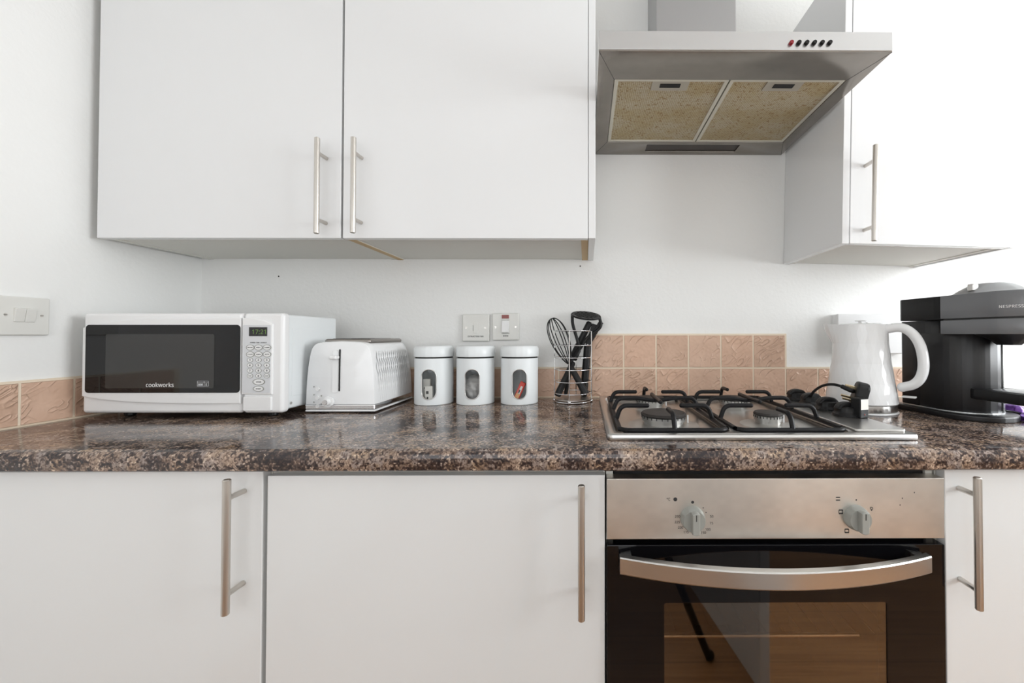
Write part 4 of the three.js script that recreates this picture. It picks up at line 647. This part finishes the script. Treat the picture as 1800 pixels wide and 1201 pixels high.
// ------------------------------------------------------------------ plug left on the hob
{
  const yb = WT + 0.0165, b = P(1511, 697, 0.36), t = thing('power_plug', 'black three-pin plug with its cable lying by the hob knobs', 'plug', [b.x, yb, 0.36]);
  const s = new THREE.Shape(); s.moveTo(-0.016, -0.024); s.lineTo(0.016, -0.024); s.quadraticCurveTo(0.024, -0.022, 0.024, -0.008); s.lineTo(0.018, 0.018); s.quadraticCurveTo(0.016, 0.026, 0, 0.027); s.quadraticCurveTo(-0.016, 0.026, -0.018, 0.018); s.lineTo(-0.024, -0.008); s.quadraticCurveTo(-0.024, -0.022, -0.016, -0.024);
  const R1 = new THREE.Matrix4().makeRotationFromEuler(new THREE.Euler(0.25, 1.15, 0.15, 'YXZ')), up = b.y - yb + 0.001;
  const fix = (g) => { g.scale(1.2, 1.2, 1.2); g.applyMatrix4(R1); g.translate(0, up, 0); return g; };
  const bd = part(t, 'body', fix(extrude(s, 0.022, 0.004).translate(0, 0, -0.011)), M.blackPlastic);
  for (const [x, y, w, h] of [[0, 0.012, 0.002, 0.004], [-0.011, -0.010, 0.003, 0.002], [0.011, -0.010, 0.003, 0.002]]) part(t, 'pin', fix(box(x - w, x + w, y - h, y + h, -0.028, -0.010, 0.0006)), M.brass, 'brass pin');
  const e = P(1424, 693, 0.24), pts = [P(1494, 686, 0.36), P(1481, 680, 0.35), P(1464, 676, 0.33), P(1447, 678, 0.3), P(1432, 687, 0.27), P(1425, 697, 0.25), P(1423, 704, 0.225)].map((p) => p.clone().sub(V(b.x, yb, 0.36)));
  part(t, 'cable', tube(pts, 0.0033, 80, 8), M.blackPlastic, 'black cable');
  part(t, 'cable_sleeve', tube([pts[0].clone().add(V(0.006, -0.002, 0)), pts[0], pts[1]], 0.0052, 20, 10), M.blackPlastic);
  const c = P(1514, 738, 0.415), u = thing('plug_adapter', 'small black plug adapter with a white label at the front of the hob knobs', 'adapter', [0.604, WT + 0.0165, 0.405], undefined, 0.3);
  part(u, 'body', box(-0.0125, 0.0125, 0, 0.043, -0.012, 0.012, 0.003, 3), M.blackPlastic);
  part(u, 'label_sticker', box(-0.0105, 0.0105, 0.0185, 0.041, 0.0118, 0.0124), M.paper, 'white sticker'); part(u, 'indicator', bar([0, 0.008, 0.0118], [0, 0.008, 0.0126], 0.0018, 10), M.redLens);
}

// ------------------------------------------------------------------ sockets and switches
const screw = (t, x, y, z) => { const g = new THREE.CylinderGeometry(0.003, 0.003, 0.0008, 14); g.rotateX(Math.PI / 2); g.translate(x, y, z); const s = part(t, 'screw', g, M.steel); s.add(mesh('screw_slot', box(x - 0.0026, x + 0.0026, y - 0.0004, y + 0.0004, z, z + 0.0006), M.ink)); };
{
  const a = P(836, 576.5, 0.01), t = thing('fused_spur', 'white fused spur plate on the wall, without a switch, printed below', 'switch', [a.x, a.y, 0], undefined);
  part(t, 'plate', box(-0.043, 0.043, -0.043, 0.043, 0, 0.0095, 0.0035, 3), M.offPlastic);
  screw(t, -0.0302, 0, 0.0097); screw(t, 0.0302, 0, 0.0097);
  part(t, 'fuse_carrier', box(-0.006, 0.0065, -0.0175, 0.0155, 0.0085, 0.0105, 0.0006), M.offPlastic); part(t, 'carrier_slot', box(-0.009, -0.0075, -0.010, 0.008, 0.0093, 0.0098), M.greyPlastic);
  const g = text('EXTRACTOR FAN', 0.0046, true, 0.0003); g.translate(0, -0.027, 0.0095); part(t, 'lettering', g, M.ink);
  const b = P(888.5, 574.5, 0.01), u = thing('cooker_switch', 'white cooker switch on the wall with a red neon lens', 'switch', [b.x, b.y, 0]); u.rotation.z = 0.012;
  part(u, 'plate', box(-0.0425, 0.0425, -0.043, 0.043, 0, 0.0095, 0.0035, 3), M.offPlastic);
  screw(u, -0.0318, -0.001, 0.0097); screw(u, 0.0318, -0.001, 0.0097);
  part(u, 'neon_lens', box(-0.0112, 0.0112, 0.026, 0.0375, 0.0085, 0.0115, 0.0008), M.redLens, 'red lens');
  const rk = part(u, 'rocker', box(-0.0112, 0.0112, -0.019, 0.019, -0.004, 0.004, 0.0012), M.whitePlastic); rk.position.set(0, 0.0005, 0.0105); rk.rotation.x = -0.12;
  part(u, 'rocker_lip', box(-0.0126, 0.0126, -0.0225, -0.0202, 0.0093, 0.0104), M.greyPlastic); part(u, 'rocker_lip', box(-0.0126, 0.0126, 0.0205, 0.0218, 0.0093, 0.0104), M.greyPlastic);
  const h = text('OVEN', 0.0046, true, 0.0003); h.translate(0, -0.029, 0.0095); part(u, 'lettering', h, M.ink);
}
{ // light switch on the left wall (faces +x)
  const t = thing('light_switch', 'white two-gang light switch on the side wall', 'switch', [R.left, 1.142, 0.4155]); t.rotation.y = Math.PI / 2;
  part(t, 'plate', box(-0.043, 0.043, -0.0415, 0.0415, 0, 0.0095, 0.0032, 3), M.offPlastic);
  screw(t, -0.0285, 0.002, 0.0097); screw(t, 0.0285, 0.002, 0.0097);
  for (const x of [-0.0085, 0.0085]) { const k = part(t, 'rocker', box(-0.0083, 0.0083, -0.0145, 0.0145, -0.003, 0.003, 0.0008), M.offPlastic); k.position.set(x, 0.002, 0.0108); k.rotation.x = 0.16; }
}
{ // surface-mounted socket behind the kettle
  const x0 = P(1472, 560, 0.032).x, x1 = P(1597, 560, 0.032).x, y0 = P(1590, 622, 0.032).y, y1 = P(1500, 552, 0.032).y, t = thing('wall_socket', 'white surface-mounted socket box on the wall behind the kettle', 'socket', [(x0 + x1) / 2, (y0 + y1) / 2, 0]);
  wpart(t, 'back_box', box(x0 + 0.001, x1 - 0.001, y0 + 0.001, y1 - 0.001, 0, 0.024, 0.002), M.whitePlastic); wpart(t, 'plate', box(x0, x1, y0, y1, 0.0245, 0.034, 0.003, 3), M.whitePlastic);
  for (const x of [x0 + 0.06]) for (const [dx, dy, w, h] of [[0, 0.014, 0.002, 0.0045], [-0.011, -0.007, 0.0035, 0.002], [0.011, -0.007, 0.0035, 0.002]]) wpart(t, 'socket_hole', box(x + dx - w, x + dx + w, (y0 + y1) / 2 + dy - h, (y0 + y1) / 2 + dy + h, 0.0335, 0.0343), M.ink);
  for (const x of [x0 + 0.095]) wpart(t, 'rocker', box(x - 0.006, x + 0.006, (y0 + y1) / 2 + 0.02, (y0 + y1) / 2 + 0.036, 0.0335, 0.038, 0.001), M.whitePlastic);
}

// ------------------------------------------------------------------ what the oven glass mirrors
{
  const t = thing('partition', 'low white partition panel mirrored in the oven glass', 'partition', [0.555, 0, 1.14], undefined, -0.15);
  part(t, 'panel', box(-0.018, 0.018, 0, 0.86, 0, 0.78, 0.003), M.lacquerBase); part(t, 'capping', box(-0.022, 0.022, 0.86, 0.88, -0.004, 0.784, 0.004), M.lacquerBase);
  const u = thing('tripod', 'black tripod standing on the floor, mirrored in the oven glass', 'tripod', [0.02, 0, 1.34]);
  for (const [x, z] of [[0.40, -0.08], [-0.30, -0.12], [-0.05, 0.42]]) { const g = bar([x, 0.003, z], [0, 0.98, 0], 0.013, 14); const l = part(u, 'leg', g, M.blackPlastic); const f = new THREE.SphereGeometry(0.016, 12, 8); f.translate(x, 0.016, z); l.add(mesh('rubber_foot', f, M.blackPlastic)); }
  part(u, 'head', bar([0, 0.94, 0], [0, 1.02, 0], 0.03, 20), M.blackPlastic);
}

scene.traverse((o) => { if (o.isMesh) { o.castShadow = true; o.receiveShadow = true; } });
renderer.render(scene, camera);
